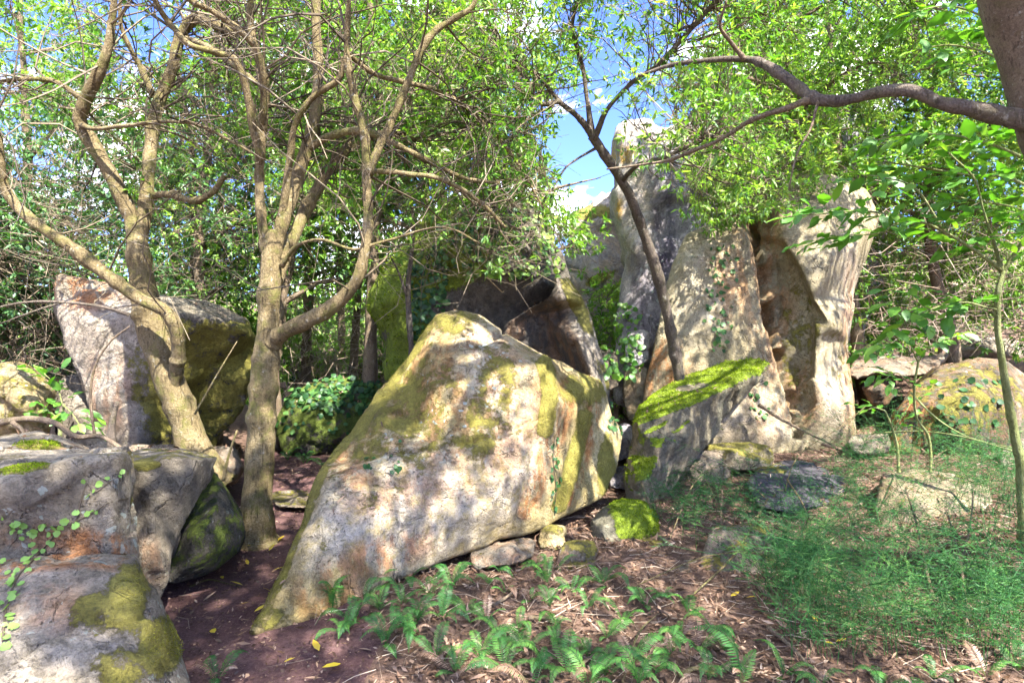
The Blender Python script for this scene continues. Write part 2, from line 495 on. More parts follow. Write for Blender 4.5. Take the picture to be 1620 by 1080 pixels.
def bark_material(name, c0, c1, c2, moss=0.3, scale=1.0):
    m, ns, ls = new_mat(name)
    out = ns.new('ShaderNodeOutputMaterial')
    bs = nd(ns, 'ShaderNodeBsdfPrincipled', Roughness=0.9)
    bs.inputs['Specular IOR Level'].default_value = 0.2
    tc = ns.new('ShaderNodeTexCoord').outputs['Object']
    n1 = noise(ns, ls, tc, 3.0 * scale, 8, 0.65)
    mp = nd(ns, 'ShaderNodeMapping', Scale=(9 * scale, 9 * scale, 48 * scale))
    ls.new(tc, mp.inputs['Vector'])
    n2 = noise(ns, ls, mp.outputs['Vector'], 1.0, 6, 0.6)
    n3 = noise(ns, ls, tc, 70 * scale, 5, 0.7)
    base = ramp(ns, ls, mth(ns, ls, 'ADD', mth(ns, ls, 'MULTIPLY', n1, 0.5), mth(ns, ls, 'MULTIPLY', n3, 0.5)), ((0.33, c0), (0.5, c1), (0.68, c2)))
    base = mixc(ns, ls, ramp(ns, ls, n2, ((0.28, 0.35), (0.38, 0.0))), base, tuple(x * 0.45 for x in c0))
    mp2 = nd(ns, 'ShaderNodeMapping', Scale=(42 * scale, 42 * scale, 9 * scale))
    ls.new(tc, mp2.inputs['Vector'])
    nf = noise(ns, ls, mp2.outputs['Vector'], 1.0, 7, 0.7)
    base = mixc(ns, ls, ramp(ns, ls, nf, ((0.34, 0.8), (0.48, 0.0))), base, tuple(x * 0.5 for x in c0))
    n4 = noise(ns, ls, tc, 7 * scale, 8, 0.7)
    base = mixc(ns, ls, mth(ns, ls, 'MULTIPLY', ramp(ns, ls, n4, ((0.5, 0.0), (0.62, 1.0))), moss), base, (0.12, 0.125, 0.025))
    n5 = noise(ns, ls, tc, 17 * scale, 8, 0.7)
    base = mixc(ns, ls, mth(ns, ls, 'MULTIPLY', ramp(ns, ls, n5, ((0.6, 0.0), (0.68, 1.0))), 0.5), base, (0.42, 0.41, 0.35))
    ls.new(base, bs.inputs['Base Color'])
    bp = nd(ns, 'ShaderNodeBump', Strength=0.9, Distance=0.03)
    ls.new(mth(ns, ls, 'ADD', mth(ns, ls, 'MULTIPLY', n2, 0.25), mth(ns, ls, 'ADD', mth(ns, ls, 'MULTIPLY', n3, 0.5), mth(ns, ls, 'ADD', mth(ns, ls, 'MULTIPLY', n5, 0.4), mth(ns, ls, 'MULTIPLY', nf, 0.9)))), bp.inputs['Height'])
    ls.new(bp.outputs['Normal'], bs.inputs['Normal'])
    ls.new(bs.outputs['BSDF'], out.inputs['Surface'])
    return m

def ground_material(name, c0, c1, c2, scale=1.0):
    m, ns, ls = new_mat(name)
    out = ns.new('ShaderNodeOutputMaterial')
    bs = nd(ns, 'ShaderNodeBsdfPrincipled', Roughness=0.95)
    bs.inputs['Specular IOR Level'].default_value = 0.15
    tc = ns.new('ShaderNodeTexCoord').outputs['Object']
    n1 = noise(ns, ls, tc, 2.2 * scale, 10, 0.65)
    n2 = noise(ns, ls, tc, 34 * scale, 8, 0.75)
    base = ramp(ns, ls, mth(ns, ls, 'ADD', mth(ns, ls, 'MULTIPLY', n1, 0.4), mth(ns, ls, 'MULTIPLY', n2, 0.6)), ((0.32, c0), (0.5, c1), (0.7, c2)))
    vo = nd(ns, 'ShaderNodeTexVoronoi', Scale=70.0)
    ls.new(tc, vo.inputs['Vector'])
    base = mixc(ns, ls, mth(ns, ls, 'MULTIPLY', ramp(ns, ls, vo.outputs['Distance'], ((0.12, 1.0), (0.22, 0.0))), 0.45), base, (0.28, 0.19, 0.14))
    ls.new(base, bs.inputs['Base Color'])
    bp = nd(ns, 'ShaderNodeBump', Strength=0.8, Distance=0.03)
    ls.new(mth(ns, ls, 'ADD', n2, mth(ns, ls, 'MULTIPLY', n1, 0.7)), bp.inputs['Height'])
    ls.new(bp.outputs['Normal'], bs.inputs['Normal'])
    ls.new(bs.outputs['BSDF'], out.inputs['Surface'])
    return m

M = {}
M['sandstone'] = rock_material('sandstone', (0.20, 0.145, 0.05), (0.35, 0.275, 0.12), (0.47, 0.40, 0.24))
M['greystone'] = rock_material('grey_sandstone', (0.10, 0.082, 0.058), (0.19, 0.160, 0.115), (0.30, 0.258, 0.19))
M['darkstone'] = rock_material('dark_stone', (0.05, 0.045, 0.035), (0.10, 0.085, 0.06), (0.18, 0.155, 0.11))  # dark brown stone tones
M['cliffstone'] = rock_material('cliff_stone', (0.16, 0.13, 0.07), (0.28, 0.235, 0.14), (0.41, 0.36, 0.25), scale=0.8)
M['bluestone'] = rock_material('blue_grey_cliff_stone', (0.15, 0.14, 0.16), (0.29, 0.275, 0.29), (0.47, 0.45, 0.44), scale=0.6, rust_c=(0.42, 0.25, 0.04), dark_c=(0.062, 0.05, 0.08))
M['mossstone'] = rock_material('mossy_stone', (0.09, 0.085, 0.055), (0.18, 0.165, 0.11), (0.30, 0.27, 0.19), moss_c=((0.07, 0.11, 0.008), (0.25, 0.34, 0.02)))
M['dullmoss'] = rock_material('dark_mossy_stone', (0.04, 0.038, 0.028), (0.085, 0.075, 0.052), (0.16, 0.14, 0.095), moss_c=((0.035, 0.055, 0.01), (0.13, 0.17, 0.02)))
M['dullmoss2'] = rock_material('green_mossy_stone', (0.06, 0.052, 0.04), (0.12, 0.105, 0.08), (0.22, 0.19, 0.14), moss_c=((0.06, 0.095, 0.012), (0.24, 0.31, 0.025)))
M['slate'] = rock_material('slate_grey_stone', (0.045, 0.042, 0.05), (0.095, 0.09, 0.105), (0.17, 0.16, 0.175))
M['bark'] = bark_material('pale_bark', (0.07, 0.05, 0.024), (0.17, 0.13, 0.065), (0.32, 0.26, 0.155), 0.6)
M['bark_dark'] = bark_material('dark_bark', (0.05, 0.04, 0.032), (0.11, 0.088, 0.07), (0.20, 0.165, 0.135), 0.2)
M['bark_brown'] = bark_material('brown_bark', (0.09, 0.062, 0.042), (0.17, 0.125, 0.085), (0.29, 0.225, 0.16), 0.25, 1.5)
M['bark_green'] = bark_material('green_bark', (0.16, 0.19, 0.06), (0.26, 0.29, 0.11), (0.36, 0.40, 0.2), 0.2, 2.0)
M['twig'] = leaf_material('twig', (0.05, 0.038, 0.026), (0.11, 0.085, 0.055), (0.24, 0.195, 0.13), 0.0, 0.02)
M['twig_pale'] = leaf_material('pale_twig', (0.16, 0.115, 0.08), (0.31, 0.235, 0.17), (0.46, 0.38, 0.29), 0.0, 0.02)
M['leaf'] = leaf_material('leaf', (0.04, 0.13, 0.016), (0.13, 0.28, 0.03), (0.31, 0.44, 0.08), 0.5)
M['leaf_bright'] = leaf_material('bright_leaf', (0.055, 0.15, 0.02), (0.16, 0.32, 0.04), (0.37, 0.50, 0.11), 0.5)
M['leaf_dark'] = leaf_material('dark_leaf', (0.022, 0.075, 0.025), (0.055, 0.15, 0.04), (0.13, 0.26, 0.05), 0.4, 0.05)
M['leaf_broad'] = leaf_material('broad_leaf', (0.05, 0.17, 0.015), (0.12, 0.29, 0.025), (0.25, 0.43, 0.045), 0.5, 0.04)
M['ivy'] = leaf_material('ivy_leaf', (0.012, 0.045, 0.014), (0.03, 0.09, 0.024), (0.075, 0.16, 0.035), 0.25, 0.02)
M['creeper'] = leaf_material('creeper_leaf', (0.05, 0.14, 0.05), (0.12, 0.26, 0.06), (0.22, 0.38, 0.08), 0.3, 0.02)
M['fern'] = leaf_material('fern_leaf', (0.03, 0.12, 0.025), (0.065, 0.20, 0.045), (0.15, 0.31, 0.05), 0.4, 0.02)
M['wisp'] = leaf_material('feathery_fern', (0.018, 0.085, 0.022), (0.05, 0.17, 0.042), (0.14, 0.29, 0.07), 0.35, 0.02)
M['litter'] = leaf_material('dead_leaf', (0.07, 0.038, 0.022), (0.22, 0.132, 0.085), (0.43, 0.315, 0.23), 0.15, 0.03)
M['moss'] = leaf_material('moss_blade', (0.06, 0.10, 0.008), (0.16, 0.23, 0.015), (0.32, 0.40, 0.03), 0.3, 0.0)
M['moss_olive'] = leaf_material('olive_moss_blade', (0.08, 0.075, 0.012), (0.20, 0.185, 0.03), (0.34, 0.32, 0.06), 0.3, 0.0)
M['yellow'] = leaf_material('yellow_leaf', (0.45, 0.30, 0.02), (0.62, 0.47, 0.03), (0.70, 0.58, 0.08), 0.2, 0.05)
M['soil'] = ground_material('forest_soil', (0.05, 0.03, 0.022), (0.12, 0.075, 0.055), (0.24, 0.165, 0.125))
M['path'] = ground_material('trodden_soil', (0.05, 0.024, 0.024), (0.105, 0.057, 0.054), (0.20, 0.12, 0.11), 1.3)

# ------------------------------------------------------------------ ground
_gp = [(330, 1075, 2.72), (430, 850, 4.7), (470, 720, 8.0), (480, 690, 9.6), (520, 1060, 2.78), (800, 1070, 2.72), (1200, 1070, 2.7),
       (900, 905, 3.9), (1180, 965, 3.35), (1000, 870, 4.2), (960, 800, 5.3), (985, 705, 7.2), (1250, 765, 5.9), (1400, 735, 6.4),
       (1620, 1075, 2.62), (1600, 860, 4.0), (1600, 730, 6.2), (1200, 700, 7.5), (1350, 695, 7.5), (1500, 700, 7.3), (720, 905, 3.95),
       (600, 960, 3.42), (420, 1005, 3.1), (560, 740, 7.0), (330, 755, 6.6), (120, 720, 6.6), (1330, 850, 4.6), (1450, 930, 3.7),
       (860, 860, 4.45), (700, 700, 8.5)]
_ctl = [tuple(P(*g)) for g in _gp] + [(-8, -3, 0), (8, -3, .2), (0, -3, 0), (0, 0, 0), (-3, 1, 0.05), (3, 0.5, 0.05), (-9, 5, .35), (9, 5, .6), (-10, 12, .8), (-3, 12, .3),
       (1, 13, 0.6), (9, 12, 1.3), (-14, 22, 1.6), (-5, 20, 1.3), (1, 22, 1.6), (14, 22, 3.4), (2, 45, 4), (-40, 45, 5), (40, 45, 9), (-20, 45, 4), (20, 45, 8)]
CTL = np.array(_ctl)
def hgt(x, y):
    x = np.atleast_1d(np.asarray(x, float)); y = np.atleast_1d(np.asarray(y, float))
    sh = x.shape
    x, y = x.ravel(), y.ravel()
    d2 = (x[:, None] - CTL[None, :, 0]) ** 2 + (y[:, None] - CTL[None, :, 1]) ** 2
    w = 1.0 / (d2 + 0.12) ** 1.9
    z = (w * CTL[None, :, 2]).sum(1) / w.sum(1)
    r = np.hypot(x, y)
    z = z + sstep(40, 200, r) * 14
    p = np.stack((x, y, np.zeros_like(x)), 1)
    z = z + 0.035 * fbm(p * 1.7, 4, 5)
    return z.reshape(sh)
def path_w(x, y):
    """signed closeness to the trodden path, >0 on it"""
    cl = [(-1.0, -2.0), (-1.15, 1.5), (-1.25, 2.7), (-1.75, 3.6), (-1.95, 4.8), (-2.3, 6.0), (-2.95, 7.6), (-3.4, 9.2), (-3.7, 12.0)]
    wd = 0.62
    return wd - segdist(x, y, cl) + 0.16 * fbm(np.stack((x, y, 0 * x), 1) * 2.2, 3, 9)
def axis(dense0, dense1, step, far):
    a = list(np.arange(dense0, dense1 + 1e-6, step))
    s, x = step, dense1
    while x < far:
        s *= 1.35; x += s; a.append(x)
    s, x = step, dense0
    while x > -far:
        s *= 1.35; x -= s; a.insert(0, x)
    return np.array(a)
gx, gy = axis(-7, 7.5, 0.07, 700), axis(-1, 10.5, 0.07, 700)
GX, GY = np.meshgrid(gx, gy)
gv = np.stack((GX.ravel(), GY.ravel(), hgt(GX, GY).ravel()), 1)
pw = path_w(gv[:, 0], gv[:, 1])
gv[:, 2] -= 0.03 * sstep(-0.1, 0.25, pw)
nxg, nyg = len(gx), len(gy)
ii, jj = np.meshgrid(np.arange(nxg - 1), np.arange(nyg - 1))
q0 = (jj * nxg + ii).ravel()
gf = np.stack((q0, q0 + 1, q0 + nxg + 1, q0 + nxg), 1)
onp = (pw[gf].mean(1) > 0)
GB = BVHTree.FromPolygons([Vector(v) for v in gv], [tuple(int(i) for i in f) for f in gf])
def ground_at(px, py):
    """where the sight line through a point of the picture meets the ground"""
    org = Vector((0, 0, CAMZ)); dv = (Vector(P(px, py, 1.0)) - org).normalized()
    loc = GB.ray_cast(org, dv, 900)[0]
    return np.array(loc) if loc is not None else P(px, py, 40.0)
for nm, sel, mt in (('ground', ~onp, 'soil'), ('path', onp, 'path')):
    f = gf[sel]
    used = np.unique(f)
    rm = np.zeros(len(gv), int); rm[used] = np.arange(len(used))
    a = Acc(); a.add(gv[used], rm[f], 0.5)
    tag(a.build(nm, M[mt]), kind='structure')

# ------------------------------------------------------------------ rocks
BVH = []
def rock_mesh(outline, inner, thick, vox, seed, rough, rscale, grooves=(), paint=None, strata=None, name='rock', shrink=0.86):
    pts = [np.array(o, float) for o in outline]
    n = len(pts)
    c2 = np.mean([p[:2] for p in pts], axis=0)
    dm = np.mean([p[2] for p in pts])
    allp = [Vector((p[0], -p[1])) for p in pts] + [Vector((q[0], -q[1])) for q in inner]
    alld = [p[2] for p in pts] + [q[2] for q in inner]
    vo, ed, fa, ov, oe, of = delaunay_2d_cdt(allp, [(i, (i + 1) % n) for i in range(n)], [], 1, 1e-4)
    bm = bmesh.new()
    fv = []
    for k, v in enumerate(vo):
        d = np.mean([alld[s] for s in ov[k]]) if ov[k] else dm
        fv.append(bm.verts.new(P(v.x, -v.y, d)))
    o2n = {}
    for k, src in enumerate(ov):
        for s in src: o2n[s] = k
    for f in fa:
        try: bm.faces.new([fv[i] for i in f])
        except ValueError: pass
    ring0 = [fv[o2n[i]] for i in range(n)]
    prev = ring0
    for sh, tt in ((0.985, 0.45), (shrink, 1.0)):
        ring = []
        for p in pts:
            q = c2 + (p[:2] - c2) * sh
            ring.append(bm.verts.new(P(q[0], q[1], p[2] * (1 - 0.5 * (tt == 1.0)) + dm * 0.5 * (tt == 1.0) + thick * tt)))
        for i in range(n):
            j = (i + 1) % n
            try: bm.faces.new((prev[i], prev[j], ring[j], ring[i]))
            except ValueError: pass
        prev = ring
    cb = bm.verts.new(P(c2[0], c2[1], dm + thick * 1.15))
    for i in range(n):
        bm.faces.new((prev[(i + 1) % n], prev[i], cb))
    bmesh.ops.triangulate(bm, faces=bm.faces[:])
    bmesh.ops.recalc_face_normals(bm, faces=bm.faces[:])
    me0 = bpy.data.meshes.new('tmp_rock')
    bm.to_mesh(me0); bm.free()
    ob = bpy.data.objects.new('tmp_rock', me0)
    COL.objects.link(ob)
    md = ob.modifiers.new('r', 'REMESH')
    md.mode = 'VOXEL'; md.voxel_size = vox; md.use_smooth_shade = True
    dg = bpy.context.evaluated_depsgraph_get()
    me = bpy.data.meshes.new_from_object(ob.evaluated_get(dg))
    bpy.data.objects.remove(ob); bpy.data.meshes.remove(me0)
    me.name = name
    nv = len(me.vertices)
    co = np.zeros(nv * 3, np.float32); me.vertices.foreach_get('co', co); co = co.reshape(-1, 3).astype(float)
    # light smoothing of the voxel steps
    e = np.zeros(len(me.edges) * 2, np.int32); me.edges.foreach_get('vertices', e); e = e.reshape(-1, 2)
    deg = np.bincount(e.ravel(), minlength=nv)[:, None]
    for it in range(1):
        s = np.zeros_like(co)
        for k in range(3):
            s[:, k] = np.bincount(e[:, 0], co[e[:, 1], k], nv) + np.bincount(e[:, 1], co[e[:, 0], k], nv)
        co = 0.5 * co + 0.5 * s / np.maximum(deg, 1)
    me.vertices.foreach_set('co', co.astype(np.float32).ravel()); me.update()
    nr = np.zeros(nv * 3, np.float32); me.vertices.foreach_get('normal', nr); nr = nr.reshape(-1, 3).astype(float)
    # large planes broken by facets, then grain
    w = co + 0.25 / rscale * np.stack([fbm(co * rscale * 0.8 + 31 * k, 2, seed + 7 * k) for k in range(3)], 1)
    disp = rough * fbm(w * rscale, 5, seed, 0.55)
    rid = 1 - np.abs(vnoise(w * rscale * 1.7, seed + 50))
    fa_, ed_ = facets(w * rscale * 0.9 + seed, seed)
    fb_, eb_ = facets(w * rscale * np.array((1.6, 1.6, 4.5)) + seed, seed + 5)
    brk = sstep(-0.1, 0.5, fbm(co * rscale * 0.6, 2, seed + 21))
    disp = 0.5 * disp + rough * (0.8 * fa_ + 0.3 * fb_ * brk - 0.25 * brk * (1 - sstep(0, 0.05, ed_)))
    disp = disp - rough * 0.4 * sstep(0.93, 1.0, rid)
    if strata:
        ax, freq, amp = strata
        t = (co @ norm(np.array(ax, float))) * freq + 0.8 * fbm(co * 1.3, 3, seed + 3)
        disp = disp + amp * (vnoise(np.stack((t, t * 0 + 3, t * 0), 1), seed + 4) * 0.6 + sstep(0.3, 0.5, t - np.floor(t)) * 0.4 - sstep(0.9, 1, t - np.floor(t)) * 0.4)
    px, py = proj(co)
    face_cam = (nr * norm(np.array((0, 0, CAMZ)) - co)).sum(1)
    for line, wpx, dep in grooves:
        g = np.where(face_cam > -0.1, 1 - sstep(0, wpx, segdist(px + 3 * fbm(co * 9, 2, 2), py, line)), 0)
        disp = disp - dep * g
    if paint:
        mo = np.clip(np.broadcast_to(paint(px, py, co, nr).get('moss', 0.0), (nv,)), 0, 1)
        disp = disp + sstep(0.45, 0.9, mo) * (0.006 + 0.014 * np.abs(fbm(co * 11, 3, seed + 60)))
    co = co + nr * disp[:, None]
    me.vertices.foreach_set('co', co.astype(np.float32).ravel()); me.update()
    tmp = np.zeros(nv * 3, np.float32); me.vertices.foreach_get('normal', tmp)
    nr = tmp.reshape(-1, 3).astype(float)
    ch = dict(moss=np.zeros(nv), rust=np.zeros(nv), pale=np.zeros(nv), dark=np.zeros(nv), lichen=np.zeros(nv))
    if paint:
        px, py = proj(co)
        for k, v in paint(px, py, co, nr).items():
            ch[k] = np.clip(np.broadcast_to(v, (nv,)), 0, 1.5)
    for k, v in ch.items():
        at = me.attributes.new(k, 'FLOAT', 'POINT')
        at.data.foreach_set('value', np.ascontiguousarray(v, np.float32))
    me.polygons.foreach_set('use_smooth', np.ones(len(me.polygons), bool))
    pol = [tuple(p.vertices) for p in me.polygons]
    BVH.append(BVHTree.FromPolygons([Vector(c) for c in co], pol))
    return me
def rock(name, label, cat, outline, inner, thick, vox, mat, seed, rough=0.03, rscale=2.2, group=None, **kw):
    me = rock_mesh(outline, inner, thick, vox, seed, rough, rscale, name=name, **kw)
    o = link_mesh(name, me, M[mat])
    ROCK[seed] = o
    return tag(o, label, cat, group)
ROCK = {}
def moss_tufts(seed, n, thr, size, mat, tint=0.5):
    """short moss blades standing on the mossiest part of a rock"""
    o = ROCK[seed]; me = o.data
    nv = len(me.vertices)
    co = np.zeros(nv * 3, np.float32); me.vertices.foreach_get('co', co); co = co.reshape(-1, 3).astype(float)
    nr = np.zeros(nv * 3, np.float32); me.vertices.foreach_get('normal', nr); nr = nr.reshape(-1, 3).astype(float)
    m = np.zeros(nv, np.float32); me.attributes['moss'].data.foreach_get('value', m)
    m = m + 0.35 * fbm(co * 6, 3, 71)
    idx = np.where(m > thr)[0]
    if len(idx) == 0: return
    rg = np.random.default_rng(seed)
    k = rg.choice(idx, n)
    p = co[k] + 0.012 * rg.normal(size=(n, 3)); p = p - nr[k] * ((p - co[k]) * nr[k]).sum(1)[:, None]
    a = Acc()
    d = norm(nr[k] + 0.7 * rg.normal(size=(n, 3)))
    batch_leaves(a, p - nr[k] * 0.003, d, norm(rg.normal(size=(n, 3))), size * rg.uniform(0.5, 1.4, n), size * 0.4, np.clip(tint + 0.3 * fbm(p * 7, 2, 5) + 0.2 * rg.normal(size=n), 0, 1), droop=0.3, lite=True)
    tag(a.build('moss', M[mat], o), kind='stuff')
def hit(px, py, ground=True):
    """first rock (or ground) met by the sight line through a point of the picture"""
    org = Vector((0, 0, CAMZ)); dv = Vector(P(px, py, 1.0)) - org
    dv.normalize()
    best = None
    for b in BVH:
        loc, nor, _, dist = b.ray_cast(org, dv, 60)
        if loc is not None and (best is None or dist < best[2]):
            if nor.dot(dv) > 0: nor = -nor
            best = (np.array(loc), np.array(nor), dist)
    if ground:
        g = ground_at(px, py)
        dg = np.linalg.norm(g - np.array(org))
        if best is None or dg < best[2]:
            return g, np.array((0, 0, 1.0)), dg
    return best
up_of = lambda nr: np.clip(nr[:, 2], 0, 1)

# --- central leaning boulder
def paint_central(px, py, co, nr):
    n = fbm(co * 2.5, 3, 77)
    moss = np.maximum.reduce([
        0.6 * band(px, py, [(398, 1000), (440, 925), (485, 810), (515, 735), (600, 635), (680, 515)], 13),
        0.7 * ell(px, py, 425, 978, 34, 18, -40), 0.5 * ell(px, py, 640, 650, 120, 60, -40), 0.52 * ell(px, py, 770, 650, 40, 120, 15),
        0.85 * band(px, py, [(862, 575), (870, 620), (862, 680)], 20), 0.8 * ell(px, py, 960, 740, 16, 60), 0.75 * band(px, py, [(925, 660), (905, 740), (885, 800)], 20),
        0.5 * ell(px, py, 720, 510, 60, 22), 0.6 * ell(px, py, 925, 615, 45, 30), 0.36 * ell(px, py, 640, 690, 120, 60), 0.32 * up_of(nr)])
    rust = np.maximum.reduce([
        1.0 * band(px, py, [(900, 610), (880, 690), (840, 790)], 22), 1.0 * band(px, py, [(940, 640), (930, 700), (900, 790)], 16),
        0.9 * band(px, py, [(870, 690), (830, 810)], 16),
        0.6 * ell(px, py, 520, 930, 60, 40, -30), 0.75 * ell(px, py, 600, 880, 90, 30, -20), 0.45 * ell(px, py, 660, 780, 120, 30, -10),
        0.7 * ell(px, py, 560, 740, 40, 40), 0.55 * ell(px, py, 720, 640, 150, 120, 0)])
    pale = np.maximum.reduce([1.0 * ell(px, py, 650, 810, 190, 95, -18), 0.6 * ell(px, py, 800, 560, 90, 50, 20), 0.95 * ell(px, py, 810, 730, 60, 130, 18), 0.7 * ell(px, py, 780, 590, 70, 60),
                              0.6 * ell(px, py, 500, 780, 20, 60, 20)])
    dark = np.maximum.reduce([0.5 * band(px, py, [(640, 765), (560, 760), (530, 770)], 10), 0.5 * band(px, py, [(620, 720), (700, 705), (790, 690)], 5),
                              0.55 * band(px, py, [(690, 552), (760, 545), (790, 530)], 10), 0.5 * band(px, py, [(890, 640), (850, 790)], 14), 0.9 * ell(px, py, 630, 656, 5, 5)])
    return dict(moss=moss + 0.1 * n, rust=rust, pale=pale, dark=dark, lichen=np.clip(ell(px, py, 680, 620, 170, 110), 0, 1))
rock('boulder', 'tall pointed tan boulder leaning back in the middle, patched with moss and rust', 'boulder',
     [(396, 1004, 3.12), (420, 955, 3.3), (455, 890, 3.5), (482, 820, 3.75), (497, 765, 4.0), (520, 725, 4.2), (560, 680, 4.4), (600, 620, 4.6), (640, 575, 4.75),
      (665, 530, 4.85), (690, 497, 4.95), (722, 489, 5.0), (760, 500, 5.0), (800, 530, 4.95), (850, 560, 4.95), (890, 572, 5.15), (915, 588, 5.25), (950, 600, 5.4), (962, 625, 5.45),
      (968, 660, 5.5), (985, 680, 5.55), (975, 735, 5.35), (950, 788, 5.0), (860, 832, 4.5), (780, 857, 4.22), (720, 877, 4.05), (640, 908, 3.8), (560, 947, 3.5), (500, 976, 3.33), (440, 996, 3.18)],
     [(470, 915, 3.34), (505, 835, 3.55), (525, 760, 3.8), (600, 690, 4.1), (680, 560, 4.55), (740, 545, 4.6), (800, 560, 4.55), (866, 578, 4.62), (880, 640, 4.5), (820, 700, 4.2),
      (700, 720, 4.05), (620, 725, 4.02), (640, 780, 3.9), (560, 850, 3.55), (700, 830, 3.9), (780, 800, 4.05), (855, 760, 4.35), (930, 690, 5.05), (910, 740, 4.8)],
     1.3, 0.022, 'sandstone', 11, rough=0.018, rscale=1.8, paint=paint_central, strata=((0.35, 0.25, 1), 4.0, 0.014),
     grooves=[([(620, 720), (700, 708), (790, 690), (860, 660)], 6, 0.03), ([(690, 553), (760, 545), (795, 528)], 7, 0.035), ([(640, 768), (560, 762), (530, 772)], 7, 0.025),
              ([(870, 580), (850, 690), (820, 820)], 9, 0.03), ([(930, 610), (905, 700), (880, 800)], 9, 0.025), ([(625, 656), (636, 656)], 7, 0.06), ([(770, 700), (760, 790)], 5, 0.02)])

# --- foreground left blocks
def paint_slab(px, py, co, nr):
    return dict(moss=0.8 * np.maximum.reduce([0.72 * ell(px, py, 150, 970, 45, 40, -20), 0.85 * ell(px, py, 200, 945, 35, 70, 10), 0.9 * ell(px, py, 255, 1020, 40, 60, 25), 0.75 * ell(px, py, 190, 1060, 40, 40)]),
                rust=np.maximum(0.95 * band(px, py, [(0, 905), (60, 885), (130, 878), (180, 885)], 26), 0.4 * ell(px, py, 80, 960, 60, 40)),
                pale=0.75 * ell(px, py, 80, 970, 130, 90) + 0.3, dark=0.6 * band(px, py, [(0, 1060), (70, 1010), (120, 990)], 8), lichen=0.5)
rock('boulder', 'pale sloping slab with yellow-green moss in the bottom left corner', 'boulder',
     [(-120, 930, 2.2), (-60, 895, 2.32), (0, 886, 2.42), (90, 880, 2.47), (170, 876, 2.5), (214, 880, 2.52), (222, 915, 2.5), (246, 940, 2.5), (268, 985, 2.46), (282, 1030, 2.42), (300, 1080, 2.36),
      (318, 1180, 2.3), (200, 1320, 2.1), (0, 1320, 1.95), (-150, 1200, 2.0)],
     [(60, 905, 2.3), (150, 900, 2.36), (205, 925, 2.36), (235, 985, 2.28), (250, 1080, 2.15), (100, 1010, 2.08), (20, 960, 2.15), (0, 1080, 1.88), (140, 1100, 1.98)],
     1.1, 0.02, 'greystone', 21, rough=0.025, rscale=3.0, paint=paint_slab, grooves=[([(-20, 1075), (35, 1035), (75, 1005), (120, 988)], 6, 0.025)], strata=((0.3, 0.2, 1), 7, 0.008))
def paint_block(px, py, co, nr):
    return dict(moss=np.maximum.reduce([0.95 * ell(px, py, 40, 740, 45, 8, -8), 0.3 * band(px, py, [(206, 720), (212, 860)], 18), 0.25 * up_of(nr)]),
                rust=np.maximum(0.9 * ell(px, py, 150, 860, 70, 22, 5), 0.5 * ell(px, py, 60, 850, 60, 24)), pale=0.35 * up_of(nr) + 0.1, dark=0.35 * ell(px, py, 60, 790, 90, 50, -10), lichen=0.6)
rock('boulder', 'square-edged grey block with creeping round-leaved vine across its front', 'boulder',
     [(-130, 740, 2.3), (-60, 716, 2.8), (0, 713, 2.95), (100, 712, 3.0), (200, 711, 3.02), (206, 722, 2.8), (209, 790, 2.74), (216, 884, 2.7), (160, 905, 2.58), (60, 915, 2.5), (-60, 920, 2.4), (-130, 900, 2.3)],
     [(-40, 765, 2.36), (30, 752, 2.45), (90, 738, 2.52), (150, 728, 2.6), (192, 720, 2.68), (182, 800, 2.58), (178, 870, 2.56), (60, 800, 2.48), (20, 860, 2.5), (110, 860, 2.52)],
     0.5, 0.018, 'greystone', 31, rough=0.028, rscale=3.4, paint=paint_block, strata=((0.1, 0.1, 1), 6, 0.012))
def paint_wedge(px, py, co, nr):
    return dict(moss=np.maximum(0.8 * ell(px, py, 232, 735, 24, 10), 0.4 * up_of(nr)), rust=0.4 * ell(px, py, 230, 890, 30, 40), pale=0.15 + 0.3 * up_of(nr), dark=0.45 * ell(px, py, 270, 750, 70, 40), lichen=0.2)
rock('boulder', 'smooth grey wedge-shaped block narrowing downward beside the square-edged block', 'boulder',
     [(196, 716, 3.58), (225, 708, 3.98), (290, 708, 4.03), (345, 722, 3.83), (332, 758, 3.73), (308, 800, 3.63), (285, 840, 3.53), (272, 880, 3.43), (268, 912, 3.38), (250, 950, 3.28), (225, 915, 3.23), (205, 880, 3.23), (196, 800, 3.38)],
     [(212, 735, 3.33), (260, 724, 3.40), (320, 727, 3.58), (240, 800, 3.28), (290, 780, 3.43), (245, 890, 3.23)],
     0.7, 0.016, 'greystone', 41, rough=0.018, rscale=3.4, paint=paint_wedge)
rock('boulder', 'dark green mossy boulder beside the path behind the grey wedge', 'boulder',
     [(255, 920, 3.5), (270, 840, 3.7), (300, 780, 3.9), (325, 742, 4.0), (345, 752, 4.0), (362, 778, 4.0), (380, 812, 3.98), (388, 842, 3.95), (376, 872, 3.85), (340, 902, 3.7), (300, 918, 3.6), (275, 925, 3.5)],
     [(310, 850, 3.5), (345, 800, 3.7), (340, 870, 3.6), (300, 890, 3.5)],
     0.9, 0.02, 'dullmoss', 51, rough=0.03, rscale=2.6,
     paint=lambda px, py, co, nr: dict(moss=0.34 + 0.25 * up_of(nr) - 0.2 * ell(px, py, 345, 800, 20, 25), dark=0.75, lichen=0.2))
